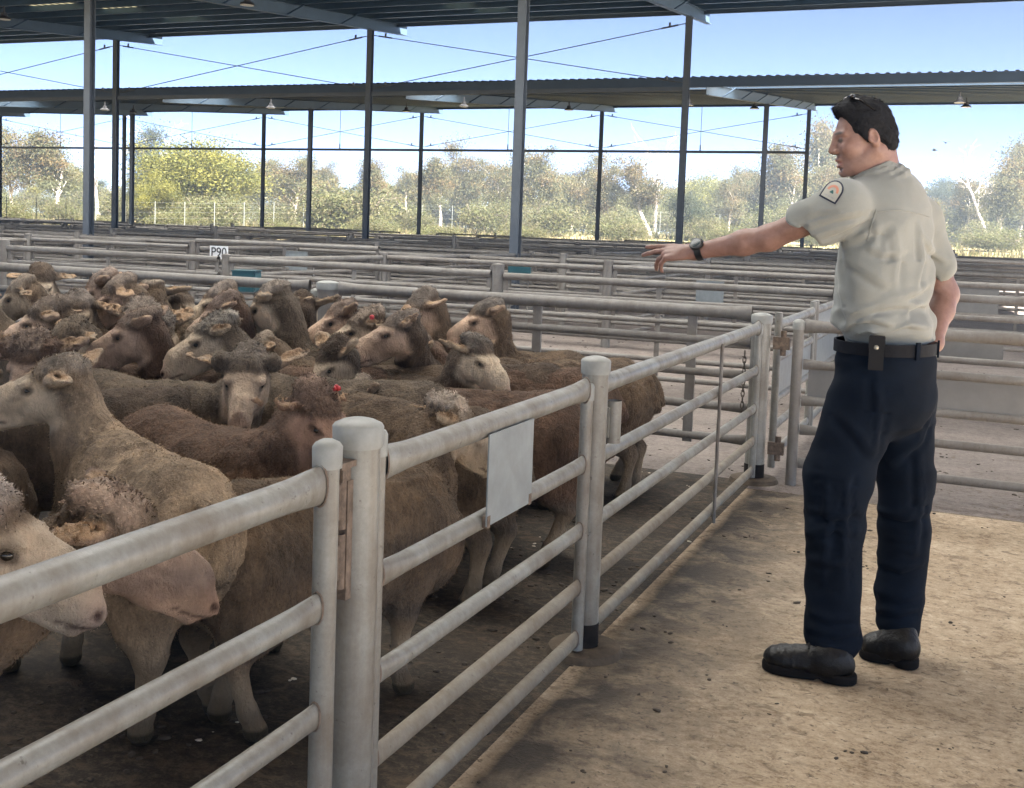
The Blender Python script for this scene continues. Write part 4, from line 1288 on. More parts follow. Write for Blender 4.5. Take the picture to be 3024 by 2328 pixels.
    sheep('sheep with its head low beside the brown-faced sheep', WD(255, 770, 5.2), 200, hd(152, 738, 4.85), 230, -46, 0.70, 0.99, GY, YF, GY, seed=25)
    sheep('sheep looking left under the back rail, hindmost in the left group', WD(310, 660, 6.6), 178, hd(220, 620, 6.5), 186, -40, 0.72, 1.03, BR, RF, (0.30, 0.24, 0.2), seed=26)
    sheep('sheep looking left with pale orange ear near the left back rail', WD(370, 675, 6.2), 178, hd(255, 635, 6.1), 186, -36, 0.72, 1.06, MID, PK, (0.25, 0.205, 0.17), n, seed=27, ear=-0.35)
    sheep('sheep turned away showing the rounded back of its neck, left of centre', WD(400, 690, 6.3), 150, hd(318, 640, 6.4), 140, -30, 0.74, 1.03, MID, GF, seed=28)
    sheep('small dark face looking right near the back rail', WD(330, 665, 6.7), 10, hd(382, 652, 6.6), -12, -30, 0.70, 0.95, DK, GF, DK, seed=29)
    sheep('sheep looking left with a drooping pale ear, under the sheet infill', WD(555, 680, 6.4), 178, hd(468, 646, 6.2), 184, -32, 0.72, 1.03, MID, YF, (0.30, 0.25, 0.21), seed=30, ear=-0.25)
    sheep('sheep looking left with pink pointed ear, right of the reddish face', WD(560, 700, 5.8), 178, hd(477, 671, 5.65), 186, -32, 0.72, 1.03, BR, RF, (0.28, 0.21, 0.17), seed=31, ear=0.1)
    sheep('sheep peering forward with both ears out behind the reddish face', WD(330, 700, 5.7), 120, hd(298, 690, 5.4), -92, -40, 0.70, 0.99, MID, PK, (0.38, 0.31, 0.25), n, curly=1.0, seed=32, ear=-0.15)
    sheep('sheep half hidden behind the reddish face, looking right', WD(400, 715, 5.5), 175, hd(338, 712, 5.2), -40, -50, 0.70, 0.99, GY, YF, (0.34, 0.29, 0.24), n, curly=1.0, seed=33)
    sheep('thick-necked sheep with its head turned away from the camera', WD(668, 705, 5.7), 160, hd(580, 655, 5.75), 158, -34, 0.74, 1.10, GY, YF, (0.36, 0.31, 0.26), n, curly=0.9, seed=34, ear=-0.2)
    sheep('sheep seen from behind with two pale ears beside the thick back post', WD(655, 690, 6.05), 100, hd(648, 665, 6.15), 95, -25, 0.72, 0.99, DK, YF, DK, seed=35, ear=0.1)
    sheep('sheep at the far left looking left past the frame', WD(150, 655, 7.0), 180, hd(45, 632, 6.9), 188, -38, 0.73, 1.08, MID, GF, (0.3, 0.25, 0.2), seed=36, ear=-0.3)
    sheep('hindmost sheep at the far left facing the camera with dark ears', WD(150, 630, 7.7), 170, hd(86, 606, 7.4), -72, -40, 0.74, 1.08, DK, YF, DK, seed=37, ear=-0.3)
    sheep('sheep cut by the left edge behind the orange-eared one', WD(60, 690, 6.2), 180, hd(-60, 660, 6.1), 190, -30, 0.74, 1.03, GY, PK, seed=38)
    sheep('back of a sheep between the reddish face and the thick-necked sheep', WD(545, 735, 5.25), 176, hd(420, 745, 5.3), 185, -50, 0.71, 0.90, BR, GF, seed=39)
    sheep('brown back of a sheep just right of the thick-necked sheep', WD(700, 740, 5.35), 178, hd(560, 760, 5.4), 190, -50, 0.72, 0.90, MID, GF, seed=40)
    sheep('sheep with a lowered head left of the back post, back only in view', WD(470, 715, 6.0), 178, hd(372, 712, 5.9), 190, -45, 0.70, 0.90, GY, GF, seed=41)
    sheep('brown back of a sheep among those along the back rail', WD(1010, 750, 5.6), 176, hd(900, 765, 5.6), 190, -55, 0.70, 0.90, BR, GF, seed=42)
    sheep('dark sheep behind the tan one at the left edge', WD(40, 880, 4.2), 190, hd(-70, 850, 4.15), 190, -30, 0.72, 0.90, DK, GF, seed=43)
    sheep('hindmost sheep along the back rail, back showing over the rightmost one', WD(1120, 725, 6.15), 172, hd(1010, 735, 6.1), 185, -50, 0.70, 0.90, MID, GF, seed=44)
flock()

# ------------------------------------------------------------------ the man
M['skin'] = None
def skin_mat():
    m, nt, b = new_mat('skin')
    a = N(nt, 'ShaderNodeAttribute'); a.attribute_name = 'tint'
    v = world_coords(nt)
    n = noise(nt, v, 60, 5, 0.7)
    f = ramp(nt, n, [(0.3, (0.86, 0.82, 0.80)), (0.7, (1.1, 1.12, 1.13))])
    nt.links.new(mix(nt, 1.0, a.outputs['Color'], f, 'MULTIPLY'), b.inputs['Base Color'])
    b.inputs['Roughness'].default_value = 0.5
    b.inputs['Subsurface Weight'].default_value = 0.12
    b.inputs['Subsurface Radius'].default_value = (0.02, 0.008, 0.004)
    b.inputs['Subsurface Scale'].default_value = 0.3
    bump(nt, b, noise(nt, v, 220, 3, 0.6), 0.12, 0.002)
    return m
M['skin'] = skin_mat()
def cloth_mat(name, col, rough, weave, var=0.08, sheen=0.15, bstr=0.25):
    m, nt, b = new_mat(name)
    v = world_coords(nt)
    n = noise(nt, v, 7, 5, 0.6)
    f = noise(nt, v, weave, 3, 0.7)
    lo = [c * (1 - var) for c in col]; hi = [c * (1 + var) for c in col]
    c = ramp(nt, math_n(nt, 'ADD', math_n(nt, 'MULTIPLY', n, 0.6), math_n(nt, 'MULTIPLY', f, 0.4)), [(0.35, lo), (0.65, hi)])
    nt.links.new(c, b.inputs['Base Color'])
    b.inputs['Roughness'].default_value = rough
    b.inputs['Sheen Weight'].default_value = sheen
    b.inputs['Specular IOR Level'].default_value = 0.12
    bump(nt, b, f, bstr, 0.002)
    return m
M['shirt'] = cloth_mat('pale_grey_green_shirt', (0.245, 0.255, 0.240), 0.85, 350)
M['navy'] = cloth_mat('navy_trousers', (0.0040, 0.0075, 0.0145), 0.9, 300, 0.3, 0.0)
M['leather'] = plain('black_leather', (0.004, 0.004, 0.0045), 0.42, 0, 0.4, 40, 0.5, 0.3)
M['sole'] = plain('boot_sole', (0.006, 0.005, 0.005), 0.85, 0, 0.4, 30, 0.3, 0.2)
M['hair'] = plain('dark_hair', (0.009, 0.010, 0.013), 0.8, 0, 0.4, 90, 0.6, 0.25)
M['pouch'] = plain('black_pouch', (0.005, 0.005, 0.006), 0.55, 0, 0.2, 20, 0, 0.25)
M['brass'] = plain('press_stud', (0.42, 0.40, 0.33), 0.35, 0.6)
M['watch'] = plain('black_watch', (0.008, 0.010, 0.013), 0.4)
M['dial'] = plain('watch_dial', (0.03, 0.045, 0.05), 0.15)
M['glasses'] = plain('glossy_black_frame', (0.01, 0.01, 0.012), 0.08)
M['patch'] = plain('cream_patch', (0.36, 0.355, 0.31), 0.85, 0, 0.06)
M['patch_edge'] = plain('navy_patch_edge', (0.02, 0.025, 0.05), 0.85)
M['patch_red'] = plain('rust_patch_thread', (0.50, 0.22, 0.15), 0.85)
M['patch_green'] = plain('dark_green_patch_thread', (0.04, 0.12, 0.12), 0.85)
M['patch_text'] = plain('grey_patch_thread', (0.30, 0.30, 0.30), 0.85)

def man():
    D0 = 3.60
    P = lambda vx, vy, off=0.0: cam_pt(vx, vy, D0 + off)
    px = 1.3846 * D0 / F_PX                       # metres per photo unit
    foot = P(1830, 1430, 0.0)
    origin = np.array([foot[0], foot[1], 0.0])
    root = empty('person', origin)
    tag(root, 'man in pale shirt and navy trousers pointing left over the sheep', 'person')
    def put(name, S, h, mat, disp=None, colf=None, mats=None):
        V, Q = S.mesh(h, disp)
        me = np_mesh(name, V - origin, Q, colf(V) if colf else None)
        return link_mesh(name, me, mat, root), V, Q
    up = np.array([0, 0, 1.0])
    # torso frame: chest faces left and away
    f = cam_dir(138); bl = np.cross(up, f)         # bl points to his left (towards the camera)
    T = np.stack([bl, f, up])
    # -------- arms (joints)
    shL = P(1797, 438, -0.13); elL = P(1640, 508, -0.02); wrL = P(1482, 537, 0.11)
    shR = P(1960, 470, 0.13); elR = P(2014, 628, 0.16); wrR = P(1990, 735, 0.02)
    hc = P(1842, 282, 0.0)                          # skull centre
    hf3 = cam_dir(177) * math.cos(R(-11)) + up * math.sin(R(-11))
    hl = unit(np.cross(up, hf3)); hu = np.cross(hf3, hl)
    HA = np.stack([hf3, hl, hu])
    at = lambda x, y, z: hc + hf3 * x + hl * y + hu * z
    nb = P(1888, 420, 0.02)
    S = SDF()
    k = 0.02
    S.ell(at(-0.003, 0, 0.018), (0.080, 0.068, 0.076), HA, k)
    S.ell(at(0.035, 0, -0.03), (0.058, 0.060, 0.085), HA, k)
    S.ell(at(0.030, 0, -0.085), (0.056, 0.048, 0.046), HA, k)
    for s in (-1, 1):
        S.cap(at(-0.015, s * 0.046, -0.065), at(0.055, s * 0.025, -0.108), 0.020, 0.018, k)
        S.cap(at(0.082, s * 0.012, 0.002), at(0.070, s * 0.044, 0.003), 0.011, 0.010, 0.012)
        S.ell(at(0.058, s * 0.042, -0.045), (0.026, 0.018, 0.022), HA, 0.02)
    S.cap(at(0.078, -0.012, -0.118), at(0.078, 0.012, -0.118), 0.014, 0.014, k)
    S.cap(at(0.083, 0, 0.004), at(0.107, 0, -0.043), 0.0100, 0.0110, 0.014)
    for s in (-1, 1):
        S.ell(at(0.097, s * 0.013, -0.049), (0.012, 0.008, 0.008), HA, 0.006)
        S.ell(at(0.092, s * 0.036, -0.016), (0.014, 0.016, 0.011), HA, 0.008, '-')
        S.ell(at(0.073, s * 0.031, -0.017), (0.0125, 0.014, 0.0125), HA, 0.003)
        S.cap(at(0.086, s * 0.018, -0.0105), at(0.077, s * 0.043, -0.012), 0.0035, 0.0035, 0.003)
    S.cap(at(0.089, -0.016, -0.075), at(0.089, 0.016, -0.075), 0.0085, 0.0085, 0.008)
    S.cap(at(0.087, -0.014, -0.095), at(0.087, 0.014, -0.095), 0.0085, 0.0085, 0.008)
    S.cap(at(0.096, -0.017, -0.0855), at(0.096, 0.017, -0.0855), 0.0055, 0.0055, 0.004, mode='-')
    S.cap(at(0.088, -0.013, -0.106), at(0.088, 0.013, -0.106), 0.005, 0.005, 0.008, mode='-')
    for s in (-1, 1):                              # ears
        ea = unit(hf3 * 0.25 + hu * 1.0 + hl * 0.10 * s); eb = unit(np.cross(ea, hl)); 
        en = np.cross(ea, eb)
        E = np.stack([ea, eb, en])
        S.ell(at(-0.010, s * 0.074, -0.024), (0.030, 0.017, 0.010), E, 0.008)
        S.ell(at(-0.008, s * 0.083, -0.021), (0.019, 0.010, 0.007), E, 0.004, '-')
        S.ell(at(0.004, s * 0.078, -0.030), (0.010, 0.006, 0.006), E, 0.004)
    S.cap(at(-0.035, 0, -0.06), nb, 0.056, 0.064, 0.03)
    S.cap(at(0.01, 0, -0.10), nb - up * 0.02, 0.042, 0.06, 0.03)
    # chest core, hidden under the shirt, joins head and arms into one body
    S.ell(P(1890, 520), (0.15, 0.09, 0.19), T, 0.05)
    S.cap(nb, P(1888, 740), 0.06, 0.09, 0.05)
    # arms with elbow and wrist taper
    S.cap(shL, elL, 0.050, 0.038, 0.03)
    mF = elL * 0.68 + wrL * 0.32
    S.cap(elL, mF, 0.037, 0.0375, 0.03); S.cap(mF, wrL, 0.0375, 0.0250, 0.03)
    S.cap(shR, elR, 0.055, 0.044, 0.03)
    mR = elR * 0.68 + wrR * 0.32
    S.cap(elR, mR, 0.041, 0.040, 0.03); S.cap(mR, wrR, 0.039, 0.027, 0.03)
    # left hand: palm, four fingers, thumb
    def hand(wr, ad, pn, curl, th, side):
        """ad along the palm, pn out of the back of the hand"""
        sd = np.cross(pn, ad) * side                # towards the thumb
        S.ell(wr + ad * 0.058, (0.056, 0.039, 0.0155), np.stack([ad, np.cross(pn, ad), pn]), 0.014)
        S.cap(wr - ad * 0.01, wr + ad * 0.03, 0.024, 0.022, 0.02)
        for i, (ln, c) in enumerate(zip((0.080, 0.087, 0.080, 0.064), curl)):
            o = 0.030 - i * 0.0200
            b = wr + ad * (0.100 - abs(i - 1.2) * 0.004) + sd * o + pn * 0.002
            dirv = unit(ad + sd * (0.10 - i * 0.07))
            prev, r = b - dirv * 0.02, 0.0098 - (0.0012 if i == 3 else 0)
            S.cap(prev, b, r + 0.001, r + 0.0006, 0.008)
            ang = 0.0
            for j, fr in enumerate((0.46, 0.31, 0.23)):
                ang += c[j]
                v = dirv * math.cos(ang) - pn * math.sin(ang)
                e = b + v * ln * fr
                S.cap(b, e, r, r - 0.0010, 0.0035)
                b, r = e, r - 0.0008
        b = wr + ad * 0.022 + sd * 0.026 - pn * 0.004
        for v, ln, r in zip(th, (0.042, 0.034, 0.026), (0.0145, 0.0115, 0.0100)):
            v = unit(ad * v[0] + sd * v[1] - pn * v[2])
            e = b + v * ln
            S.cap(b, e, r, r - 0.001, 0.006)
            b = e
    tip = P(1346, 543, 0.20)
    ad = unit(tip - wrL)
    toward = -cam_dir(90)
    pn = unit(up * 0.75 + toward * 0.66); pn = unit(pn - ad * (pn @ ad))
    # the thumb side of his left hand points away from the camera here, fingers drooping from the index
    hand(wrL, ad, pn, ((0.02, 0.06, 0.05), (0.10, 0.14, 0.10), (0.62, 0.45, 0.30), (0.80, 0.50, 0.35)),
         ((0.75, 0.6, 0.5), (0.9, 0.3, 0.6), (0.95, 0.1, 0.4)), 1 if (np.cross(pn, ad) @ cam_dir(90)) > 0 else -1)
    adR = unit(cam_dir(190) * 0.8 + up * -0.35)
    pnR = unit(cam_dir(0) * 0.6 + up * 0.5 + toward * 0.2); pnR = unit(pnR - adR * (pnR @ adR))
    hand(wrR, adR, pnR, ((0.3, 0.3, 0.2),) * 4, ((0.8, 0.6, 0.2), (0.9, 0.3, 0.2), (1, 0.1, 0.2)), 1)
    # lower body core down to the ankles
    S.cap(P(1888, 740), P(1850, 830, -0.05), 0.09, 0.08, 0.05); S.cap(P(1888, 740), P(1925, 830, 0.05), 0.09, 0.08, 0.05)
    S.cap(P(1850, 830, -0.05), P(1783, 1090, -0.08), 0.075, 0.055, 0.03); S.cap(P(1783, 1090, -0.08), P(1775, 1390, -0.10), 0.05, 0.035, 0.03)
    S.cap(P(1925, 830, 0.05), P(1928, 1090, 0.06), 0.075, 0.055, 0.03); S.cap(P(1928, 1090, 0.06), P(1915, 1360, 0.05), 0.05, 0.035, 0.03)
    def skin_cols(V):
        q = (V - hc) @ HA.T
        n1 = vnoise(V * 25); n2 = vnoise(V * 60)
        C = np.array((0.22, 0.125, 0.100))[None] * (1 + 0.08 * n1 + 0.05 * n2)[:, None]
        inhead = sm(0.17, 0.14, np.linalg.norm(q - np.array((0, 0, -0.02)), axis=1))
        C *= (1 + inhead * np.array([[0.10], [0.12], [0.12]]).T.repeat(1, 0)[0][0])[:, None]
        beard = inhead * sm(-0.045, -0.075, q[:, 2]) * sm(-0.02, 0.03, q[:, 0]) * 0.22
        C = C * (1 - beard)[:, None] + np.array((0.16, 0.11, 0.10))[None] * beard[:, None]
        for s in (-1, 1):
            r = np.sqrt(((q[:, 0] - 0.086) / 0.02) ** 2 + ((q[:, 1] - s * 0.031) / 0.020) ** 2 + ((q[:, 2] - 0.007) / 0.0055) ** 2)
            m = sm(1.3, 0.7, r) * 0.85; C = C * (1 - m)[:, None] + np.array((0.03, 0.022, 0.02))[None] * m[:, None]
            r = np.sqrt(((q[:, 0] - 0.085) / 0.012) ** 2 + ((q[:, 1] - s * 0.032) / 0.015) ** 2 + ((q[:, 2] + 0.0165) / 0.006) ** 2)
            m = sm(1.2, 0.8, r); C = C * (1 - m)[:, None] + np.array((0.10, 0.075, 0.065))[None] * m[:, None]
        lip = sm(0.013, 0.007, np.abs(q[:, 2] + 0.0855)) * sm(0.082, 0.088, q[:, 0]) * sm(0.026, 0.018, np.abs(q[:, 1])) * 0.6
        C = C * (1 - lip)[:, None] + np.array((0.33, 0.12, 0.10))[None] * lip[:, None]
        arm = sm(0.03, 0.0, np.minimum(SDF().dist(('c', elL, wrL, 0.05, 0.04), V), SDF().dist(('c', elR, wrR, 0.05, 0.04), V)))
        C = C * (1 + 0.05 * arm)[:, None]
        return np.clip(C, 0.003, 0.9)
    put('body', S, 0.0042, M['skin'], None, skin_cols)
    # -------- hair: short, thick, with a lifted fringe, side-burns and a squared nape
    H = SDF()
    H.ell(at(-0.006, 0, 0.024), (0.089, 0.077, 0.086), HA, 0.02)
    H.cap(at(0.056, -0.03, 0.080), at(0.058, 0.03, 0.078), 0.019, 0.019, 0.03)
    H.cap(at(0.02, 0, 0.098), at(0.062, 0, 0.080), 0.018, 0.016, 0.03)
    H.ell(at(-0.056, 0, -0.03), (0.046, 0.063, 0.060), HA, 0.03)
    for s in (-1, 1):
        H.cap(at(0.014, s * 0.071, 0.02), at(0.012, s * 0.073, -0.030), 0.012, 0.008, 0.01)
        H.ell(at(-0.012, s * 0.092, -0.026), (0.024, 0.022, 0.036), HA, 0.008, '-')
    H.ell(at(0.100, 0, 0.002), (0.058, 0.12, 0.070), HA, 0.012, '-')
    H.ell(at(0.055, 0, -0.060), (0.072, 0.13, 0.050), HA, 0.012, '-')
    H.ell(at(-0.03, 0, -0.155), (0.11, 0.12, 0.062), HA, 0.010, '-')
    def strands(p):
        q = (p - hc) @ HA.T
        ang = np.stack([q[:, 0] * 18, q[:, 1] * 130, q[:, 2] * 26], 1)
        return vnoise(ang + vnoise(p * 30)[:, None]) * 0.0045 + vnoise(p * 90) * 0.0022
    ho, HV, HQ = put('hair', H, 0.0045, M['hair'], strands)
    nn = np.zeros(len(HV) * 3, np.float32); ho.data.vertex_normals.foreach_get('vector', nn); nn = nn.reshape(-1, 3)
    g = np.random.default_rng(4)
    q = (HV - hc) @ HA.T
    ix = g.choice(len(HV), 26000)
    N_ = nn[ix]; qq = q[ix]
    flow = np.where((qq[:, 2] > 0.055)[:, None], (hf3 * 0.75 + hu * 0.15)[None] + hl[None] * (qq[:, 1] * 3)[:, None], (-hf3 * 0.5 - hu * 0.8)[None])
    flow = np.where((qq[:, 0] < -0.05)[:, None], (-hu * 0.9 - hf3 * 0.2)[None], flow)
    t = flow - (flow * N_).sum(1)[:, None] * N_
    cl = np.stack([vnoise(HV[ix] * 60 + 5), vnoise(HV[ix] * 60 + 17), vnoise(HV[ix] * 60 + 31)], 1) * 0.45
    d = t + N_ * 0.30 + cl + g.normal(0, 0.14, (len(ix), 3)); d /= np.linalg.norm(d, axis=1)[:, None]
    L = g.uniform(0.007, 0.013, len(ix)); W = g.uniform(0.0006, 0.0011, len(ix))
    s_ = np.cross(d, N_); s_ /= np.linalg.norm(s_, axis=1)[:, None] + 1e-9
    Pp = HV[ix] - N_ * 0.003
    tri = np.stack([Pp - s_ * W[:, None], Pp + s_ * W[:, None], Pp + d * L[:, None]], 1).reshape(-1, 3)
    link_mesh('hair_strands', np_mesh('hair_strands', tri - origin, np.arange(len(tri)).reshape(-1, 3)), M['hair'], ho)
    # sunglasses pushed up on the head
    mb = MB()
    for s in (-1, 1):
        mb.tube([at(0.028, s * 0.018, 0.118) - origin, at(0.030, s * 0.05, 0.108) - origin, at(0.02, s * 0.075, 0.098) - origin, at(-0.02, s * 0.092, 0.055) - origin], 0.0032, 6)
        mb.sphere(at(0.030, s * 0.036, 0.113) - origin, 0.018, 8, (0.55, 1.0, 0.5))
    mb.tube([at(0.028, -0.02, 0.118) - origin, at(0.028, 0.02, 0.118) - origin], 0.004, 6)
    mb.obj('sunglasses', M['glasses'], root)
    # -------- shirt
    def folds(p):
        q = (p - P(1890, 600)) @ T.T
        a = np.stack([q[:, 0] * 9, q[:, 1] * 9, q[:, 2] * 26], 1)
        low = sm(0.02, -0.16, q[:, 2])
        w = vnoise(a + vnoise(p * 5)[:, None] * 1.3)
        dr = vnoise(np.stack([q[:, 0] * 15 + q[:, 2] * 6, q[:, 1] * 15, q[:, 2] * 3.2], 1) + 5)
        rid = (1 - np.abs(vnoise(np.stack([q[:, 0] * 5 + 4 * q[:, 2], q[:, 1] * 5, q[:, 2] * 11 + 3 * q[:, 0]], 1) + 7)) * 2)
        return w * 0.012 * (0.25 + 1.0 * low) + dr * 0.0085 + np.maximum(rid, 0) * 0.014 * (0.4 + low) + vnoise(p * 40) * 0.0007
    G = SDF()
    kk = 0.035
    G.ell(P(1890, 515), (0.200, 0.128, 0.24), T, kk)
    G.ell(P(1885, 610), (0.190, 0.138, 0.20), T, kk)
    G.ell(P(1888, 692), (0.188, 0.142, 0.075), T, 0.03)
    G.cap(P(1865, 418), P(1800, 436, -0.12), 0.058, 0.070, kk)
    G.cap(P(1890, 416), P(1960, 466, 0.13), 0.060, 0.070, kk)
    # sleeves, open at the cuff
    cuL = shL + (elL - shL) * 0.50
    ax = unit(elL - shL)
    G.cap(shL, cuL, 0.069, 0.058, 0.03)
    G.cap(shL - up * 0.03, cuL - up * 0.032, 0.062, 0.056, 0.02)
    cuR = shR + (elR - shR) * 0.62
    G.cap(shR, cuR, 0.070, 0.066, 0.03)
    G.cap(cuL - ax * 0.05, cuL + ax * 0.2, 0.051, 0.054, 0.006, mode='-')
    G.ell(P(1672, 560, -0.07), (0.128, 0.128, 0.128), None, 0.008, '-')
    axr = unit(elR - shR)
    G.cap(cuR + axr * 0.035, cuR + axr * 0.2, 0.058, 0.060, 0.006, mode='-')
    # collar: a soft stand around the neck with turned-down band
    cn = unit(up * 0.86 + cam_dir(182) * 0.42)
    for kq in range(14):
        a0 = 2 * math.pi * kq / 14
        e1 = unit(np.cross(cn, cam_dir(90))); e2 = np.cross(cn, e1)
        cc = P(1862, 366, 0.005)
        r = 0.072
        p0 = cc + (e1 * math.cos(a0) + e2 * math.sin(a0)) * r
        a1 = 2 * math.pi * (kq + 1) / 14
        p1 = cc + (e1 * math.cos(a1) + e2 * math.sin(a1)) * r
        G.cap(p0, p1, 0.0085, 0.0085, 0.010)
        G.cap(p0 - cn * 0.020 + (p0 - cc) * 0.14, p1 - cn * 0.020 + (p1 - cc) * 0.14, 0.0095, 0.0095, 0.010)
        G.cap(p0 - cn * 0.040 + (p0 - cc) * 0.30, p1 - cn * 0.040 + (p1 - cc) * 0.30, 0.0085, 0.0085, 0.010)
    G.cap(P(1862, 366, 0.005) + cn * 0.06, P(1866, 386, 0.005), 0.060, 0.060, 0.006, mode='-')
    def creased(G_, h0, base, lines):
        """press the drawn crease lines into the cloth: a ridge with a hollow beside it"""
        V0, Q0 = G_.mesh(0.012)
        t0 = BVHTree.FromPolygons([tuple(v) for v in V0], [tuple(q) for q in Q0])
        paths = []
        for amp, wd, pts in lines:
            run = []
            for (ax_, ay_), (bx_, by_) in zip(pts[:-1], pts[1:]):
                for t in np.linspace(0, 1, 5)[:-1] if (bx_, by_) != pts[-1] else np.linspace(0, 1, 5):
                    vx, vy = ax_ + (bx_ - ax_) * t, ay_ + (by_ - ay_) * t
                    x, y = vx * 3024 / 2184, vy * 3024 / 2184
                    ray = _fw + CR * (x - PX) / F_PX - CU * (y - PY) / F_PX
                    ht = t0.ray_cast(Vector(CAM), Vector(unit(ray)))
                    if ht[0] is not None: run.append(np.array(ht[0]))
            if len(run) > 1: paths.append((amp, wd, np.array(run)))
        def fn(p):
            out = base(p)
            for amp, wd, run in paths:
                lo, hi = run.min(0) - 0.09, run.max(0) + 0.09
                ix = np.where(((p > lo) & (p < hi)).all(1))[0]
                if not len(ix): continue
                pp = p[ix]
                best = np.full(len(ix), 9.0); sgn = np.zeros(len(ix)); par = np.zeros(len(ix))
                for i in range(len(run) - 1):
                    a, b = run[i], run[i + 1]
                    ab = b - a
                    h_ = np.clip(((pp - a) @ ab) / (ab @ ab + 1e-9), 0, 1)
                    d_ = pp - a - h_[:, None] * ab
                    n_ = np.linalg.norm(d_, axis=1)
                    up_ = d_ @ CU
                    m = n_ < best
                    best[m] = n_[m]; sgn[m] = up_[m]; par[m] = (i + h_[m]) / (len(run) - 1)
                taper = np.sqrt(np.clip(np.sin(np.clip(par, 0.02, 0.98) * math.pi), 0, 1))
                out[ix] += taper * amp * (np.exp(-(best / wd) ** 2) - 0.9 * np.exp(-((best - wd * 1.5) / wd) ** 2) * (sgn < 0))
            return out
        return fn
    SHIRT_LINES = [(0.016, 0.013, [(1786, 712), (1822, 672), (1868, 652), (1930, 648), (1995, 656)]), (0.014, 0.012, [(1776, 722), (1812, 694), (1856, 680), (1902, 692)]),
                   (0.014, 0.014, [(1992, 600), (1960, 622), (1920, 634), (1880, 640)]), (0.012, 0.012, [(1998, 640), (1960, 652), (1930, 672)]),
                   (0.013, 0.014, [(1765, 528), (1830, 508), (1890, 476)]), (0.012, 0.015, [(1772, 548), (1830, 566), (1890, 606)]),
                   (0.013, 0.012, [(1712, 484), (1780, 462), (1850, 448)]), (0.012, 0.012, [(1728, 506), (1790, 492), (1848, 466)]), (0.010, 0.010, [(1708, 470), (1750, 452), (1790, 446)]),
                   (0.011, 0.014, [(1962, 478), (1968, 560), (1952, 626)]), (0.009, 0.014, [(1905, 480), (1914, 560), (1908, 620)]), (0.010, 0.013, [(1782, 600), (1800, 650), (1812, 690)]),
                   (0.012, 0.012, [(1968, 500), (1990, 540), (2016, 556)]), (0.010, 0.010, [(1900, 712), (1940, 694), (1990, 700)]), (0.010, 0.010, [(1800, 722), (1850, 708), (1872, 716)]),
                   (0.010, 0.012, [(1846, 520), (1880, 540), (1930, 536)]), (0.009, 0.012, [(1866, 470), (1872, 500), (1858, 540)])]
    shirt, SV, SQ = put('shirt', G, 0.0055, M['shirt'], creased(G, 0, folds, SHIRT_LINES))
    bvh = BVHTree.FromPolygons([tuple(v) for v in SV], [tuple(q) for q in SQ])
    # -------- turned-down collar
    vs, fs = [], []
    e1 = unit(np.cross(cn, cam_dir(90))); e2 = np.cross(cn, e1)
    prof = [(0.062, -0.030), (0.0635, 0.006), (0.0665, 0.015), (0.070, 0.013), (0.079, -0.014), (0.092, -0.040), (0.090, -0.043), (0.074, -0.016)]
    nr = 40
    for r_, z_ in prof:
        for i in range(nr):
            t = 2 * math.pi * i / nr
            wv = 1 + 0.02 * math.sin(3 * t + 1)
            vs.append(P(1862, 364, 0.005) + (e1 * math.cos(t) + e2 * math.sin(t)) * r_ * wv + cn * z_ - origin)
    for j in range(len(prof) - 1):
        for i in range(nr):
            fs.append((j * nr + i, j * nr + (i + 1) % nr, (j + 1) * nr + (i + 1) % nr, (j + 1) * nr + i))
    mb = MB(); mb.add(vs, fs, True); mb.obj('collar', M['shirt'], shirt)
    # -------- yoke seam and placket stitched on the shirt
    def cast(vx, vy):
        for t_ in range(12):
            h_ = cast1(vx + (1800 - vx) * t_ * 0.03, vy + (450 - vy) * t_ * 0.03)
            if h_[0] is not None: return h_
        return h_
    def cast1(vx, vy):
        x, y = vx * 3024 / 2184, vy * 3024 / 2184
        ray = _fw + CR * (x - PX) / F_PX - CU * (y - PY) / F_PX
        hit = bvh.ray_cast(Vector(CAM), Vector(unit(ray)))
        return hit
    def seam(pts, r):
        mb = MB(); run = []
        for vx, vy in pts:
            h_ = cast(vx, vy)
            if h_[0] is not None: run.append(h_[0] + h_[1] * r * 0.3 - Vector(origin))
        if len(run) > 1:
            mb.tube(run, r, 6)
            mb.obj('seam', M['shirt'], shirt)
    seam([(1872 + i * 10, 452 - 7 * math.sin(i / 10 * 3.1) + i * 0.8) for i in range(12)], 0.0022)
    seam([(1869 - i * 2.2 + (i * i) * 0.02, 447 + i * 7) for i in range(11)], 0.0022)
    # -------- shoulder patch: round-topped shield lying on the sleeve
    o2 = np.array((1747.0, 419.0)); e_bottom = np.array((1782.0, 437.0)) - o2        # lower edge, photo units
    axis_up = np.array((1806.0, 401.0)) - np.array((1782.0, 437.0))
    def shield(u, v): return o2 + e_bottom * u + axis_up * v
    def decal(name, poly, mat, lift, n=9):
        """fill the outline (u,v) on the cloth surface"""
        cu = sum(p[0] for p in poly) / len(poly); cv = sum(p[1] for p in poly) / len(poly)
        vs, fs = [], []
        for j in range(n + 1):
            t = j / n
            for (u, v) in poly:
                w = shield(cu + (u - cu) * t, cv + (v - cv) * t)
                h_ = cast(*w)
                if h_[0] is None: return
                vs.append(h_[0] + h_[1] * lift - Vector(origin))
        m = len(poly)
        for j in range(n):
            for i in range(m):
                i2 = (i + 1) % m
                fs.append((j * m + i, j * m + i2, (j + 1) * m + i2, (j + 1) * m + i))
        mb = MB(); mb.add(vs, fs, True)
        return mb.obj(name, mat, shirt)
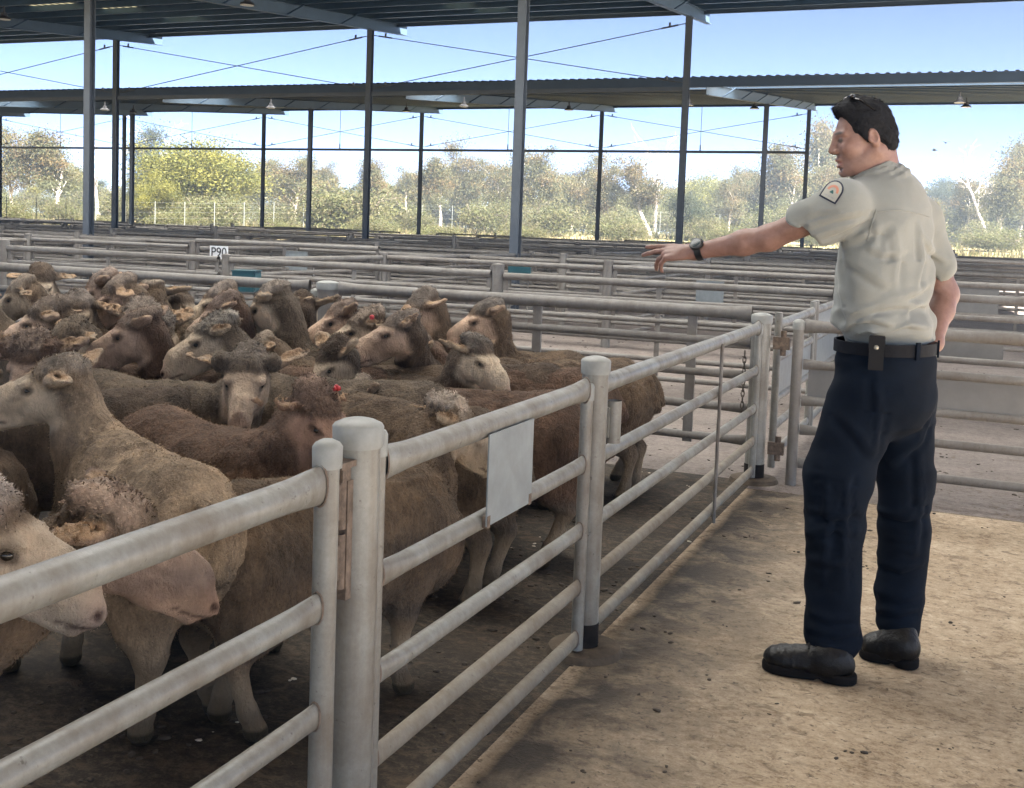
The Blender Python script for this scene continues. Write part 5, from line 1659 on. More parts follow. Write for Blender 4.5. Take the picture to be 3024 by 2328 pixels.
    def outline(g):
        """shield outline shrunk by g"""
        pts = [(g + i / 8 * (1 - 2 * g), g) for i in range(9)]
        pts += [(1 - g, 0.25), (1 - g, 0.5)]
        pts += [(0.5 + (0.5 - g) * math.cos(th), 0.55 + (0.55 - g) * math.sin(th)) for th in [math.pi * i / 12 for i in range(13)]]
        pts += [(g, 0.5), (g, 0.25)]
        return pts
    decal('patch', outline(0.0), M['patch_edge'], 0.0025)
    decal('patch_field', outline(0.085), M['patch'], 0.0040)
    arc = [(0.5 + 0.31 * math.cos(t), 0.50 + 0.33 * math.sin(t)) for t in [math.pi * i / 12 for i in range(13)]]
    arc += [(0.5 + 0.19 * math.cos(t), 0.50 + 0.21 * math.sin(t)) for t in [math.pi * (12 - i) / 12 for i in range(13)]]
    def strip(name, a, b, mat, lift):
        vs, fs = [], []
        for p0, p1 in zip(a, b):
            for t in (0, 0.5, 1):
                w = shield(p0[0] + (p1[0] - p0[0]) * t, p0[1] + (p1[1] - p0[1]) * t)
                h_ = cast(*w)
                if h_[0] is None: return
                vs.append(h_[0] + h_[1] * lift - Vector(origin))
        for i in range(len(a) - 1):
            for t in (0, 1):
                fs.append((i * 3 + t, i * 3 + t + 1, i * 3 + t + 4, i * 3 + t + 3))
        mb = MB(); mb.add(vs, fs, True); mb.obj(name, mat, shirt)
    strip('patch_arc', arc[:13], arc[13:][::-1], M['patch_red'], 0.0048)
    hill = [(0.40 + 0.2 * i / 8, 0.44 + 0.12 * math.sin(math.pi * i / 8)) for i in range(9)]
    strip('patch_hill', hill, [(p[0], 0.40) for p in hill], M['patch_green'], 0.0048)
    for a0, b0 in ((0.24, 0.40), (0.43, 0.55), (0.58, 0.76)):
        tx = [(a0 + (b0 - a0) * i / 4, 0.25) for i in range(5)]
        strip('patch_lettering', tx, [(p[0], 0.19) for p in tx], M['patch_text'], 0.0048)
    # -------- trousers
    def pant_folds(p):
        z = p[:, 2]
        knee = np.exp(-((z - 0.52) / 0.16) ** 2); ank = np.exp(-((z - 0.14) / 0.13) ** 2); seat = np.exp(-((z - 0.80) / 0.1) ** 2)
        a = np.stack([p[:, 0] * 9, p[:, 1] * 9, z * 20], 1)
        w = vnoise(a + vnoise(p * 6)[:, None] * 1.6)
        rid = np.maximum(0, 1 - np.abs(vnoise(np.stack([p[:, 0] * 7 + z * 3, p[:, 1] * 7, z * 13], 1) + 4)) * 2.2)
        return w * 0.006 * (0.4 + 0.6 * knee + 1.2 * ank) + rid * 0.006 * (0.3 + 0.7 * knee + ank + 0.6 * seat) + vnoise(p * 30) * 0.0008
    W = SDF()
    W.ell(P(1888, 768), (0.187, 0.150, 0.10), T, 0.04)
    W.ell(P(1890, 840), (0.188, 0.150, 0.15), T, 0.04)
    W.cap(P(1845, 850, -0.05), P(1788, 1010, -0.07), 0.112, 0.103, 0.03)
    W.cap(P(1788, 1010, -0.07), P(1779, 1130, -0.08), 0.103, 0.088, 0.03)
    W.cap(P(1779, 1130, -0.08), P(1774, 1360, -0.10), 0.088, 0.084, 0.02)
    W.cap(P(1925, 850, 0.05), P(1929, 1010, 0.06), 0.102, 0.090, 0.025)
    W.cap(P(1929, 1010, 0.06), P(1929, 1130, 0.06), 0.090, 0.078, 0.025)
    W.cap(P(1929, 1130, 0.06), P(1914, 1325, 0.05), 0.080, 0.074, 0.02)
    W.half(up, float(P(1888, 737)[2]) - 0.005, 0.01)
    W.half(-up, -0.062, 0.01)
    PANT_LINES = [(0.012, 0.012, [(1772, 770), (1752, 830), (1742, 880)]), (0.012, 0.016, [(1786, 884), (1830, 926), (1860, 968)]), (0.010, 0.014, [(1870, 800), (1874, 880), (1864, 960)]),
                  (0.012, 0.014, [(1722, 1085), (1780, 1102), (1842, 1092)]), (0.011, 0.014, [(1720, 1140), (1780, 1128), (1838, 1140)]), (0.010, 0.014, [(1722, 1190), (1770, 1204), (1832, 1186)]),
                  (0.013, 0.013, [(1716, 1300), (1770, 1322), (1830, 1316)]), (0.013, 0.012, [(1722, 1340), (1780, 1354), (1828, 1346)]),
                  (0.012, 0.014, [(1880, 1092), (1930, 1104), (1984, 1090)]), (0.012, 0.014, [(1872, 1200), (1920, 1214), (1980, 1196)]), (0.012, 0.013, [(1866, 1262), (1915, 1276), (1968, 1268)]),
                  (0.012, 0.013, [(1866, 1300), (1915, 1306), (1962, 1296)]), (0.010, 0.014, [(1990, 880), (1960, 940), (1900, 990)]), (0.010, 0.016, [(1760, 1000), (1766, 1120), (1752, 1240)]),
                  (0.010, 0.014, [(1808, 1010), (1802, 1120), (1800, 1260)]), (0.010, 0.014, [(1960, 960), (1962, 1080), (1950, 1180)])]
    pants, PV, PQ = put('trousers', W, 0.006, M['navy'], creased(W, 0, pant_folds, PANT_LINES))
    # -------- belt, loops, pouch
    bc = P(1888, 738)
    mb = MB(); vs, fs = [], []
    n = 48
    for zz, rr in ((-0.019, 0.0), (-0.019, 0.007), (0.019, 0.007), (0.019, 0.0)):
        for i in range(n):
            t = 2 * math.pi * i / n
            v = bc + bl * math.cos(t) * (0.184 + rr) + f * math.sin(t) * (0.146 + rr) + up * zz
            vs.append(v - origin)
    for j in range(3):
        for i in range(n):
            i2 = (i + 1) % n
            fs.append((j * n + i, j * n + i2, (j + 1) * n + i2, (j + 1) * n + i))
    mb.add(vs, fs, True)
    M['belt'] = plain('dark_belt', (0.004, 0.005, 0.008), 0.65, 0, 0.3, 40, 0.2, 0.15)
    belt = mb.obj('belt', M['belt'], root)
    def on_belt(deg, out=0.0, z=0.0):
        t = R(deg)
        return bc + bl * math.cos(t) * (0.191 + out) + f * math.sin(t) * (0.153 + out) + up * z
    def frame(deg):
        t = R(deg)
        nrm = unit(bl * math.cos(t) / 0.196 + f * math.sin(t) / 0.158)
        return Matrix([list(np.cross(up, nrm)), list(nrm), list(up)]).transposed()
    for dg_ in (-20, -65, -112, -150):
        mb = MB(); mb.box(on_belt(dg_, 0.003) - origin, (0.016, 0.006, 0.055), 0, frame(dg_)); mb.obj('belt_loop', M['navy'], pants)
    best = min(range(-180, 0, 2), key=lambda q: abs(((on_belt(q) - CAM) @ CR) / ((on_belt(q) - CAM) @ _fw) - ((P(1871, 738) - CAM) @ CR) / ((P(1871, 738) - CAM) @ _fw)))
    mb = MB(); mb.box(on_belt(best, 0.016, -0.005) - origin, (0.044, 0.028, 0.105), 0, frame(best)); mb.box(on_belt(best, 0.020, 0.026) - origin, (0.048, 0.026, 0.036), 0, frame(best))
    pouch = mb.obj('belt_pouch', M['pouch'], belt)
    mb = MB(); mb.sphere(on_belt(best, 0.034, 0.012) - origin, 0.0075, 6, (1, 0.8, 1)); mb.obj('press_stud', M['brass'], pouch)
    # -------- watch on the left wrist
    wa = unit(wrL - elL); wc = wrL - wa * 0.020
    e1 = unit(np.cross(wa, up)); e2 = np.cross(e1, wa)
    mb = MB(); vs, fs = [], []
    n = 24
    for a0, rr in ((-0.011, 0.030), (-0.011, 0.034), (0.011, 0.0335), (0.011, 0.029)):
        for i in range(n):
            t = 2 * math.pi * i / n
            vs.append(wc + wa * a0 + (e1 * math.cos(t) + e2 * math.sin(t)) * rr - origin)
    for j in range(3):
        for i in range(n):
            i2 = (i + 1) % n
            fs.append((j * n + i, j * n + i2, (j + 1) * n + i2, (j + 1) * n + i))
    mb.add(vs, fs, True)
    dn = unit(toward * 0.75 + up * 0.6); dn = unit(dn - wa * (dn @ wa)); ds = np.cross(dn, wa)
    def disc(mb, c, r, hgt, n=20):
        vs = []
        for zz, rr in ((0, r), (hgt * 0.7, r), (hgt, r * 0.86), (hgt, 0)):
            for i in range(n):
                t = 2 * math.pi * i / n
                vs.append(c + dn * zz + (wa * math.cos(t) + ds * math.sin(t)) * rr - origin)
        mb.add(vs, [(j * n + i, j * n + (i + 1) % n, (j + 1) * n + (i + 1) % n, (j + 1) * n + i) for j in range(3) for i in range(n)], True)
    disc(mb, wc + dn * 0.030, 0.0235, 0.012)
    wt = mb.obj('watch', M['watch'], root)
    mb = MB(); disc(mb, wc + dn * 0.0422, 0.0165, 0.0010); mb.obj('dial', M['dial'], wt)
    # -------- boots
    def boot(heel, toe, ank, sc=1.0):
        heel, toe = np.array([heel[0], heel[1], 0.0]), np.array([toe[0], toe[1], 0.0])
        a = unit(toe - heel); s = np.cross(up, a)
        L = float(np.linalg.norm(toe - heel))
        g = lambda x, y, z: heel + a * x * L + s * y + up * z
        A3 = np.stack([a, s, up])
        Bt = SDF()
        Bt.ell(g(0.22, 0, 0.055), (0.30 * L * 0.75, 0.040, 0.050), A3, 0.02)
        Bt.ell(g(0.50, 0, 0.050), (0.28 * L, 0.045, 0.052), A3, 0.03)
        Bt.ell(g(0.76, 0, 0.045), (0.24 * L, 0.050, 0.040), A3, 0.025)
        Bt.cap(g(0.26, 0, 0.07), ank, 0.050, 0.052, 0.03)
        Bt.half(-up, -0.022, 0.004)
        V, Q = Bt.mesh(0.005, lambda p: vnoise(p * 35) * 0.0015 + np.maximum(0, 1 - np.abs(vnoise((p - heel) @ A3.T * np.array([40.0, 8, 10]))) * 3) * 0.003)
        b = link_mesh('boot', np_mesh('boot', V - origin, Q), M['leather'], root)
        So = SDF()
        So.ell(g(0.17, 0, 0.016), (0.20 * L, 0.044, 0.10), A3, 0.02)
        So.ell(g(0.50, 0, 0.016), (0.30 * L, 0.040, 0.10), A3, 0.03)
        So.ell(g(0.76, 0, 0.016), (0.255 * L, 0.053, 0.10), A3, 0.03)
        So.half(up, 0.032, 0.004); So.half(-up, -0.001, 0.003)
        So.cap(g(0.37, -0.1, 0.0), g(0.37, 0.1, 0.0), 0.008, 0.008, 0.01, mode='-')
        V, Q = So.mesh(0.005)
        link_mesh('sole', np_mesh('sole', V - origin, Q), M['sole'], b)
        mb = MB()
        for i in range(4):
            x = 0.42 + i * 0.075
            z = 0.118 - i * 0.011
            mb.tube([g(x, -0.022, z - 0.012) - origin, g(x + 0.01, 0, z) - origin, g(x, 0.022, z - 0.012) - origin], 0.003, 6)
        mb.obj('laces', M['pouch'], b)
    boot(cam_z(1822, 1452, 0.012), cam_z(1628, 1416, 0.012), P(1772, 1352, -0.10))
    boot(cam_z(1955, 1420, 0.012), cam_z(1836, 1388, 0.012), P(1914, 1320, 0.05))
man()

# ------------------------------------------------------------------ trees, perimeter fence, grass, birds, droppings
def leaf_mat():
    m, nt, b = new_mat('gum_leaves')
    a = N(nt, 'ShaderNodeAttribute'); a.attribute_name = 'tint'
    nt.links.new(a.outputs['Color'], b.inputs['Base Color'])
    b.inputs['Roughness'].default_value = 0.6
    b.inputs['Specular IOR Level'].default_value = 0.3
    tr = N(nt, 'ShaderNodeBsdfTranslucent')
    nt.links.new(a.outputs['Color'], tr.inputs['Color'])
    ms = N(nt, 'ShaderNodeMixShader'); ms.inputs[0].default_value = 0.55
    out = nt.nodes['Material Output']
    nt.links.new(b.outputs[0], ms.inputs[1]); nt.links.new(tr.outputs[0], ms.inputs[2])
    nt.links.new(ms.outputs[0], out.inputs['Surface'])
    return m
M['leaf'] = leaf_mat()
def bark_mat(name, c0, c1):
    m, nt, b = new_mat(name)
    f = noise(nt, coords(nt, (3, 3, 0.6)), 2.5, 6, 0.7)
    nt.links.new(ramp(nt, f, [(0.35, c0), (0.62, c1)]), b.inputs['Base Color'])
    b.inputs['Roughness'].default_value = 0.85
    bump(nt, b, f, 0.4, 0.03)
    return m
M['bark_pale'] = bark_mat('pale_gum_bark', (0.26, 0.21, 0.17), (0.50, 0.46, 0.41))
M['bark_dark'] = bark_mat('grey_brown_bark', (0.09, 0.07, 0.055), (0.24, 0.19, 0.15))
M['bark_dead'] = bark_mat('bleached_dead_wood', (0.30, 0.27, 0.25), (0.44, 0.41, 0.39))

def branch(mb, p, v, L, r, rg, wob=0.25, n=5, sides=6, grav=0.0):
    pts, rs = [Vector(p)], [r]
    d = Vector(v).normalized()
    for i in range(n):
        d = (d + Vector((rg.uniform(-wob, wob), rg.uniform(-wob, wob), rg.uniform(-wob, wob) * 0.6 + grav))).normalized()
        pts.append(pts[-1] + d * (L / n)); rs.append(r * (1 - 0.72 * (i + 1) / n))
    mb.tube(pts, rs, sides, caps=False)
    return pts, rs, d

def tree_meshes(kind, seed, H=10.0):
    """trunk mesh and crown mesh for a tree of height H standing at the origin"""
    rg = random.Random(seed)
    g = np.random.default_rng(seed)
    mb = MB()
    tips = []
    P_ = {'gum': (0.26, 0.20, 10, 0.9, 0.34), 'wattle': (0.16, 0.16, 9, 1.0, 0.42), 'dark': (0.22, 0.16, 10, 0.9, 0.28), 'dead': (0.26, 0.16, 7, 0.8, 0.5),
          'bush': (0.08, 0.05, 8, 0.9, 0.1), 'lean': (0.34, 0.26, 9, 0.85, 0.42)}[kind]
    forks = 1 if kind not in ('bush', 'wattle') else rg.choice([2, 3])
    for q in range(forks):
        v = (rg.uniform(-0.12, 0.12) * (1 if forks == 1 else 4), rg.uniform(-0.12, 0.12) * (1 if forks == 1 else 4), 1)
        if kind == 'lean': v = (-0.35, 0.1, 1)
        tl = H * (P_[4] if kind in ('bush', 'wattle') else 0.72)
        pts, rs, d = branch(mb, (rg.uniform(-.2, .2) if forks > 1 else 0, 0, -0.2), v, tl, P_[0] * H / 11, rg, 0.16, 8, 8)
        for b in range(P_[2]):
            t = P_[4] + (1 - P_[4]) * (b + rg.random()) / P_[2] if kind not in ('wattle', 'bush') else rg.uniform(0.6, 1.0)
            i = min(int(t * 8), 7)
            base = pts[i].lerp(pts[i + 1], t * 8 - i if i < 7 else 0.9)
            az = rg.uniform(0, 6.283)
            el = {'gum': rg.uniform(0.35, 1.1), 'lean': rg.uniform(0.3, 1.1), 'wattle': rg.uniform(0.55, 1.1), 'dark': rg.uniform(0.1, 0.9), 'dead': rg.uniform(0.5, 1.2), 'bush': rg.uniform(0.3, 1.3)}[kind]
            L = H * rg.uniform(0.22, 0.36) * P_[3] * {'bush': 1.5, 'wattle': 1.5}.get(kind, 1)
            p2, r2, d2 = branch(mb, base, (math.cos(az) * math.cos(el), math.sin(az) * math.cos(el), math.sin(el)), L, rs[i] * 0.55, rg, 0.28, 5, 5, 0.05)
            for c in range(4):
                j = rg.choice([2, 3, 4, 5]); j = min(j, 5)
                az2 = az + rg.uniform(-1.2, 1.2); el2 = rg.uniform(0.0, 1.2)
                L2 = L * rg.uniform(0.35, 0.65)
                p3, r3, d3 = branch(mb, p2[j], (math.cos(az2) * math.cos(el2), math.sin(az2) * math.cos(el2), math.sin(el2)), L2, max(r2[j] * 0.6, 0.022), rg, 0.35, 4, 4, 0.03)
                tips.append(p3[-1]); tips.append(p3[2])
                if kind == 'dead':
                    for e in range(3):
                        branch(mb, p3[rg.choice([1, 2, 3])], (math.cos(az2 + rg.uniform(-1, 1)), math.sin(az2 + rg.uniform(-1, 1)), rg.uniform(0.2, 1.2)), L2 * 0.7, 0.020, rg, 0.4, 4, 3)
            tips.append(p2[-1])
    trunk = mb.mesh('trunk')
    if kind == 'dead':
        return trunk, None
    pal = {'gum': [(0.119, 0.116, 0.053), (0.098, 0.104, 0.053), (0.147, 0.135, 0.060), (0.163, 0.135, 0.062)],
           'lean': [(0.094, 0.094, 0.045), (0.119, 0.112, 0.053), (0.144, 0.112, 0.056)],
           'wattle': [(0.169, 0.163, 0.037), (0.194, 0.181, 0.043), (0.131, 0.138, 0.037)],
           'dark': [(0.037, 0.053, 0.033), (0.053, 0.065, 0.037), (0.073, 0.077, 0.040)],
           'bush': [(0.106, 0.115, 0.048), (0.131, 0.131, 0.053), (0.138, 0.125, 0.062)]}[kind]
    rust = np.array((0.17, 0.098, 0.048))
    T = np.array([tuple(t) for t in tips])
    zmin, zmax = T[:, 2].min(), T[:, 2].max()
    Vs, Cs = [], []
    per = {'gum': 210, 'lean': 170, 'wattle': 210, 'dark': 230, 'bush': 60}[kind]
    sig = {'gum': 0.072, 'lean': 0.066, 'wattle': 0.080, 'dark': 0.080, 'bush': 0.10}[kind] * H
    for t in T:
        k = max(8, int(per * g.uniform(0.35, 1.3)))
        c = t + g.normal(0, 0.25, 3)
        s = sig * g.uniform(0.6, 1.25)
        pos = c + g.normal(0, 1, (k, 3)) * np.array([s, s, s * 0.62])
        col = np.array(pal[g.integers(len(pal))]) * g.uniform(0.82, 1.18)
        hi = (t[2] - zmin) / max(zmax - zmin, 0.1)
        if kind in ('gum', 'lean') and g.random() < 0.10 + 0.35 * hi * hi:
            col = col * 0.45 + rust * 0.55
        L = g.uniform(0.13, 0.30, k); W_ = L * g.uniform(0.4, 0.65, k)
        if kind == 'bush': L *= 0.6; W_ *= 0.6
        a = g.normal(0, 1, (k, 3)); a[:, 2] -= 0.9 if kind in ('gum', 'lean') else 0.0
        a /= np.linalg.norm(a, axis=1)[:, None]
        b = np.cross(a, g.normal(0, 1, (k, 3))); b /= np.linalg.norm(b, axis=1)[:, None]
        q = np.stack([pos - a * L[:, None] * 0.5, pos + b * W_[:, None] * 0.5, pos + a * L[:, None] * 0.5, pos - b * W_[:, None] * 0.5], 1)
        Vs.append(q.reshape(-1, 3))
        Cs.append(np.repeat(np.clip(col[None] * g.uniform(0.82, 1.2, (k, 1)), 0.01, 0.6), 4, 0))
    V = np.concatenate(Vs); C = np.concatenate(Cs)
    V[:, 2] = np.maximum(V[:, 2], 0.05)
    Q = np.arange(len(V)).reshape(-1, 4)
    me = np_mesh('crown', V, Q, C)
    me.polygons.foreach_set('use_smooth', np.zeros(len(Q), bool))
    return trunk, me

TENS = {2: 'twenty', 3: 'thirty', 4: 'forty'}
def nth_word(n):
    if n <= 20: return ORD[n]
    t, u = divmod(n, 10)
    return TENS[t] + ('-' + ORD[u] if u else 'th') if u else {2: 'twentieth', 3: 'thirtieth', 4: 'fortieth'}[t]
LIB = {}
for kd, sd in (('gum', 1), ('gum', 2), ('gum', 3), ('gum', 4), ('wattle', 5), ('wattle', 6), ('dark', 7), ('dark', 8), ('dead', 9), ('dead', 10), ('bush', 11), ('bush', 12), ('bush', 13), ('lean', 14)):
    tk, cr = tree_meshes(kd, sd, 10.0 if kd != 'bush' else 4.0)
    zt = max((v.co.z for v in (cr or tk).vertices))
    LIB.setdefault(kd, []).append((tk, cr, zt))
TREE_NAMES = {'gum': 'gum_tree', 'lean': 'gum_tree', 'wattle': 'wattle_tree', 'dark': 'evergreen_tree', 'dead': 'dead_tree', 'bush': 'shrub'}
TREE_BARK = {'gum': 'bark_pale', 'lean': 'bark_pale', 'wattle': 'bark_dark', 'dark': 'bark_dark', 'dead': 'bark_dead', 'bush': 'bark_dark'}
tr = random.Random(21)
def tree(kind, vx, top, D, label, wide=1.0, var=None):
    p = cam_pt(vx, top, D)
    gz = float(ground_z(p[0], p[1]))
    hgt = float(p[2]) - gz
    if hgt < 0.5: return
    tk, cr, zt = LIB[kind][var if var is not None else tr.randrange(len(LIB[kind]))]
    root = empty(TREE_NAMES[kind], (p[0], p[1], gz), tr.uniform(0, 6.28) if kind != 'lean' else R(22))
    s = hgt / zt
    root.scale = (s * wide, s * wide, s)
    tag(root, label, 'shrub' if kind == 'bush' else 'tree', 'bushland trees beyond the sheds' if kind != 'bush' else 'shrubs under the bushland trees')
    link_mesh('trunk', tk, M[TREE_BARK[kind]], root)
    if cr is not None: link_mesh('crown', cr, M['leaf'], root)

ONE = [('gum', 25, 256, 100, 'gum tree at the far left beside the leftmost thin column', 1.0), ('gum', 118, 262, 98, 'round-topped gum tree left of the leftmost tall column', 1.15),
       ('dead', 212, 292, 108, 'bare dead tree between the two leftmost tall columns'), ('dark', 298, 243, 112, 'tall dark-topped tree right of the paired thin columns', 0.9),
       ('dead', 352, 238, 116, 'bare dead branches spreading right of the dark-topped tree', 1.2), ('wattle', 445, 281, 92, 'yellow-green dome-shaped wattle with bare lower limbs', 1.5),
       ('wattle', 338, 365, 86, 'small yellow wattle in front of the dark-topped tree', 1.0), ('gum', 560, 325, 110, 'gum tree behind the column right of the dome-shaped wattle'),
       ('gum', 632, 322, 100, 'russet-topped gum tree at the thin column left of centre', 1.2), ('gum', 700, 338, 108, 'gum tree between the thin column and the third tall column'),
       ('bush', 738, 365, 88, 'tall fresh green shrub beside the third tall column', 1.3), ('gum', 808, 326, 98, 'olive gum tree just right of the third tall column', 1.0),
       ('gum', 872, 345, 106, 'gum tree left of the column in the middle bay'), ('gum', 945, 322, 100, 'gum tree right of the column in the middle bay', 1.0),
       ('gum', 1012, 283, 108, 'tall russet gum tree rising left of the thick middle column', 0.8), ('gum', 1075, 328, 104, 'gum tree behind the thick middle column'),
       ('gum', 1150, 302, 100, 'gum tree right of the thick middle column', 0.9), ('gum', 1225, 308, 106, 'gum tree with russet crown left of the column in the fourth bay', 1.0),
       ('gum', 1300, 338, 98, 'grey-green gum tree right of the column in the fourth bay'), ('dead', 1405, 262, 108, 'bare dead tree left of the fourth tall column', 0.9),
       ('lean', 1398, 322, 94, 'leaning white-trunked gum tree left of the fourth tall column', 1.1), ('dark', 1492, 398, 90, 'rounded dark grey-green tree right of the fourth tall column', 1.2),
       ('gum', 1560, 372, 104, 'gum tree above the forearm of the man'), ('gum', 1622, 345, 110, 'gum tree at the column above the elbow of the man'),
       ('gum', 1690, 288, 104, 'gum tree left of the last thin column', 1.0), ('gum', 1745, 232, 108, 'tallest pale gum tree just left of the face of the man', 0.75),
       ('gum', 1800, 330, 100, 'gum tree behind the face of the man', 1.0), ('gum', 1860, 345, 104, 'gum tree hidden behind the head of the man'),
       ('dead', 1955, 282, 108, 'bare dead tree right of the head of the man', 1.3), ('gum', 1990, 392, 100, 'low gum tree right of the shoulder of the man'),
       ('gum', 2058, 366, 106, 'gum tree with russet tips right of the bare dead tree', 1.0), ('dead', 2125, 290, 104, 'bare dead tree near the right edge', 1.1),
       ('gum', 2150, 318, 98, 'gum tree near the right edge in front of the dead tree', 1.0), ('gum', 2190, 262, 108, 'gum tree cut by the right edge', 0.9)]
for t in ONE:
    tree(t[0], t[1], t[2], t[3], t[4], t[5] if len(t) > 5 else 1.0)
# second line and the scrub between the trunks
for i in range(44):
    vx = -30 + i * 52 + tr.uniform(-14, 14)
    tree(tr.choice(['gum', 'gum', 'dark', 'gum', 'wattle']), vx, tr.uniform(340, 392), tr.uniform(114, 132), 'background tree, %s from the left in the line behind' % nth_word(i + 1), tr.uniform(0.9, 1.3))
for i in range(15):
    vx = -20 + i * 151 + tr.uniform(-24, 24)
    tree('bush', vx, tr.uniform(372, 425) + vx * 0.018, tr.uniform(84, 98), 'shrub, %s from the left under the gum trees' % ORD[i + 1], tr.uniform(1.0, 1.6))
for i in range(34):
    vx = -30 + i * 67 + tr.uniform(-16, 16)
    tree('bush', vx, tr.uniform(382, 412) + vx * 0.014, tr.uniform(106, 114), 'thicket shrub, %s from the left between the gum trunks' % nth_word(i + 1), tr.uniform(1.2, 1.6))
for i in range(12):
    vx = 10 + i * 190 + tr.uniform(-30, 30)
    tree('bush', vx, tr.uniform(425, 450) + vx * 0.022, tr.uniform(78, 86), 'low scrub, %s from the left along the wire fence' % ORD[i + 1], tr.uniform(1.2, 2.0))

# wire fence with steel posts
M['fence_white'] = plain('galvanised_fence_post', (0.17, 0.18, 0.17), 0.5, 0.1, 0.08)
fr = empty('wire_fence', (0, 0, 0))
tag(fr, 'tall wire fence with pale steel posts in front of the trees', 'fence')
line = []
for i in range(44):
    k = -0.56 + i * 0.0265
    D = 64 + 34 * float(smooth(-0.56, 0.05, k)) + 12 * float(smooth(0, 0.6, k))
    p = CAM + (_h + _r0 * k) * D
    line.append((p[0], p[1], float(ground_z(p[0], p[1]))))
for p in line:
    mb = MB(); mb.tube([(p[0], p[1], p[2] - 0.1), (p[0], p[1], p[2] + 2.25)], 0.024, 6); mb.obj('post', M['fence_white'], fr)
for z in (0.3, 0.7, 1.1, 1.5, 1.85, 2.15):
    mb = MB(); mb.tube([(p[0], p[1], p[2] + z) for p in line], 0.004, 4); mb.obj('wire', M['fence_white'], fr)

# dry grass in front of the trees
def grass():
    g = np.random.default_rng(3)
    n = 26000
    k = g.uniform(-0.6, 0.55, n); D = g.uniform(62, 112, n)
    P0 = CAM[None] + (_h[None] + _r0[None] * k[:, None]) * D[:, None]
    P0[:, 2] = ground_z(P0[:, 0], P0[:, 1])
    dens = vnoise(np.stack([P0[:, 0] * 0.12, P0[:, 1] * 0.12, P0[:, 0] * 0], 1)) > -0.35
    P0 = P0[dens]; n = len(P0)
    h = g.uniform(0.15, 0.6, n); a = g.uniform(0, math.pi, n); w = g.uniform(0.04, 0.12, n)
    dx = np.stack([np.cos(a) * w, np.sin(a) * w, np.zeros(n)], 1)
    tipv = P0 + np.stack([g.normal(0, 0.12, n), g.normal(0, 0.12, n), h], 1)
    V = np.stack([P0 - dx, P0 + dx, tipv], 1).reshape(-1, 3)
    base = np.array([(0.17, 0.145, 0.07), (0.12, 0.125, 0.045), (0.20, 0.17, 0.10)])[g.integers(3, size=n)] * g.uniform(0.7, 1.2, (n, 1))
    me = np_mesh('grass', V, np.arange(len(V)).reshape(-1, 3), np.repeat(base, 3, 0))
    tag(link_mesh('grass', me, M['leaf']), 'dry pale grass growing in front of the trees', 'grass', None, 'stuff')
grass()

# two small birds
M['bird'] = plain('dark_feathers', (0.02, 0.02, 0.022), 0.7)
for vx, vy, lab in ((2017, 305, 'small dark bird in the sky, the upper of two'), (1993, 321, 'small dark bird in the sky, the lower of two')):
    p = cam_pt(vx, vy, 70)
    root = empty('bird', p, tr.uniform(0, 3))
    tag(root, lab, 'bird', 'birds in the sky')
    mb = MB(); mb.sphere((0, 0, 0), 0.05, 6, (2.4, 1, 1)); mb.sphere((0.13, 0, 0.02), 0.035, 5); mb.tube([(-0.1, 0, 0), (-0.2, 0, 0.01)], [0.03, 0.012], 6, True, 1.6)
    mb.obj('body', M['bird'], root)
    for s in (-1, 1):
        mb = MB()
        vs = [(0.07, s * 0.03, 0.02), (-0.07, s * 0.03, 0.02), (-0.06, s * 0.16, 0.09), (0.05, s * 0.17, 0.10), (-0.05, s * 0.28, 0.06)]
        vs += [(x, y, z + 0.008) for x, y, z in vs]
        mb.add(vs, [(0, 1, 2, 3), (3, 2, 4), (8, 7, 6, 5), (9, 7, 8), (0, 3, 8, 5), (1, 6, 7, 2), (3, 4, 9, 8), (2, 7, 9, 4), (0, 5, 6, 1)])
        mb.obj('wing', M['bird'], root)

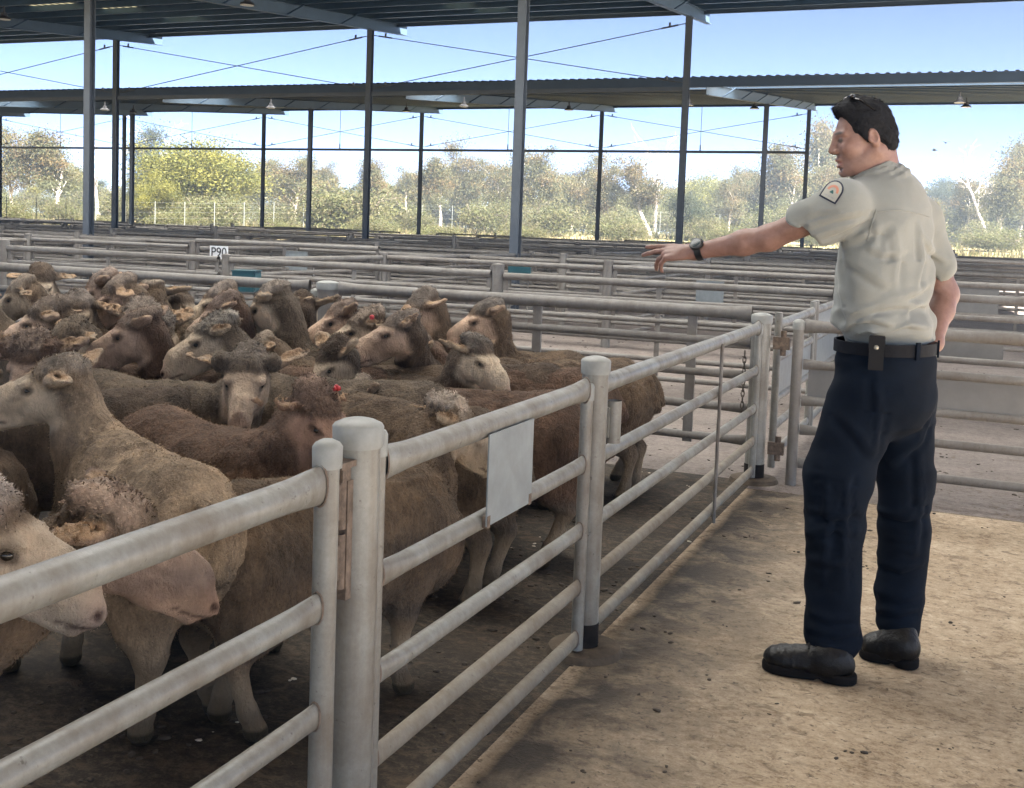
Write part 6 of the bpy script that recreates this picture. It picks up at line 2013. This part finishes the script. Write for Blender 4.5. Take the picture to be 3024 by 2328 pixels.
# droppings and bits of straw trodden about the floor
M['dung'] = plain('dry_droppings', (0.045, 0.034, 0.024), 0.9, 0, 0.4, 40)
M['straw'] = plain('straw_and_wool_bits', (0.52, 0.46, 0.36), 0.9, 0, 0.2, 40)
def litter(name, label, cat, n, region, mat, smin, smax, flat, seed):
    g = np.random.default_rng(seed)
    base = [(math.cos(t) * math.cos(e), math.sin(t) * math.cos(e), math.sin(e)) for e in (-0.6, 0.5) for t in [math.pi * 2 * i / 6 for i in range(6)]] + [(0, 0, 1)]
    base = np.array(base)
    tri = []
    for i in range(6):
        j = (i + 1) % 6
        tri += [(i, j, 6 + j), (i, 6 + j, 6 + i), (6 + i, 6 + j, 12)]
    tri = np.array(tri)
    x0, x1, y0, y1 = region
    Vs, Fs = [], []
    k = 0
    while k < n:
        c = g.uniform((x0, y0), (x1, y1))
        if vnoise(np.array([[c[0] * 1.3, c[1] * 1.3, seed]]))[0] < g.uniform(-0.6, 0.5): continue
        for _ in range(g.integers(1, 3)):
            s = g.uniform(smin, smax) * g.uniform(0.5, 1)
            r = g.uniform(0.75, 1.25, (13, 1))
            an = g.uniform(0, 6.28); ca, sa = math.cos(an), math.sin(an)
            v = base * r * np.array([s * g.uniform(1, 1.8), s, s * flat])
            v = np.stack([v[:, 0] * ca - v[:, 1] * sa, v[:, 0] * sa + v[:, 1] * ca, v[:, 2]], 1)
            Vs.append(v + np.array([c[0] + g.normal(0, 0.02), c[1] + g.normal(0, 0.02), s * flat * 0.4]))
            Fs.append(tri + 13 * k)
            k += 1
    me = np_mesh(name, np.concatenate(Vs), np.concatenate(Fs))
    tag(link_mesh(name, me, mat), label, cat, None, 'stuff')
litter('droppings', 'dark dry droppings scattered over the tan aisle floor', 'droppings', 330, (FENCE_X + 0.05, 2.2, 1.0, 6.1), M['dung'], 0.004, 0.013, 0.4, 5)
litter('droppings', 'dark droppings trodden over the floor of the sheep pen', 'droppings', 1500, (-5.0, FENCE_X - 0.02, 0.5, 6.3), M['dung'], 0.005, 0.016, 0.4, 6)
litter('droppings', 'dark droppings on the grey floor behind the pen', 'droppings', 700, (-7.0, 1.5, 6.5, 14.0), M['dung'], 0.006, 0.017, 0.4, 8)
litter('straw_bits', 'pale wool and straw scraps on the pen floor', 'straw', 160, (-4.0, FENCE_X - 0.02, 0.5, 6.3), M['straw'], 0.004, 0.013, 0.35, 9)

# ------------------------------------------------------------------ dusty air
def haze():
    m = bpy.data.materials.new('dusty_air'); m.use_nodes = True
    nt = m.node_tree; nt.nodes.clear()
    out = nt.nodes.new('ShaderNodeOutputMaterial'); pv = nt.nodes.new('ShaderNodeVolumePrincipled')
    pv.inputs['Color'].default_value = (0.72, 0.86, 1.0, 1); pv.inputs['Density'].default_value = 0.0022; pv.inputs['Anisotropy'].default_value = 0.2
    nt.links.new(pv.outputs[0], out.inputs['Volume'])
    mb = MB(); mb.box((0, 200, 7.5), (3060, 2860, 17.2))
    tag(mb.obj('haze', m), kind='stuff')
haze()
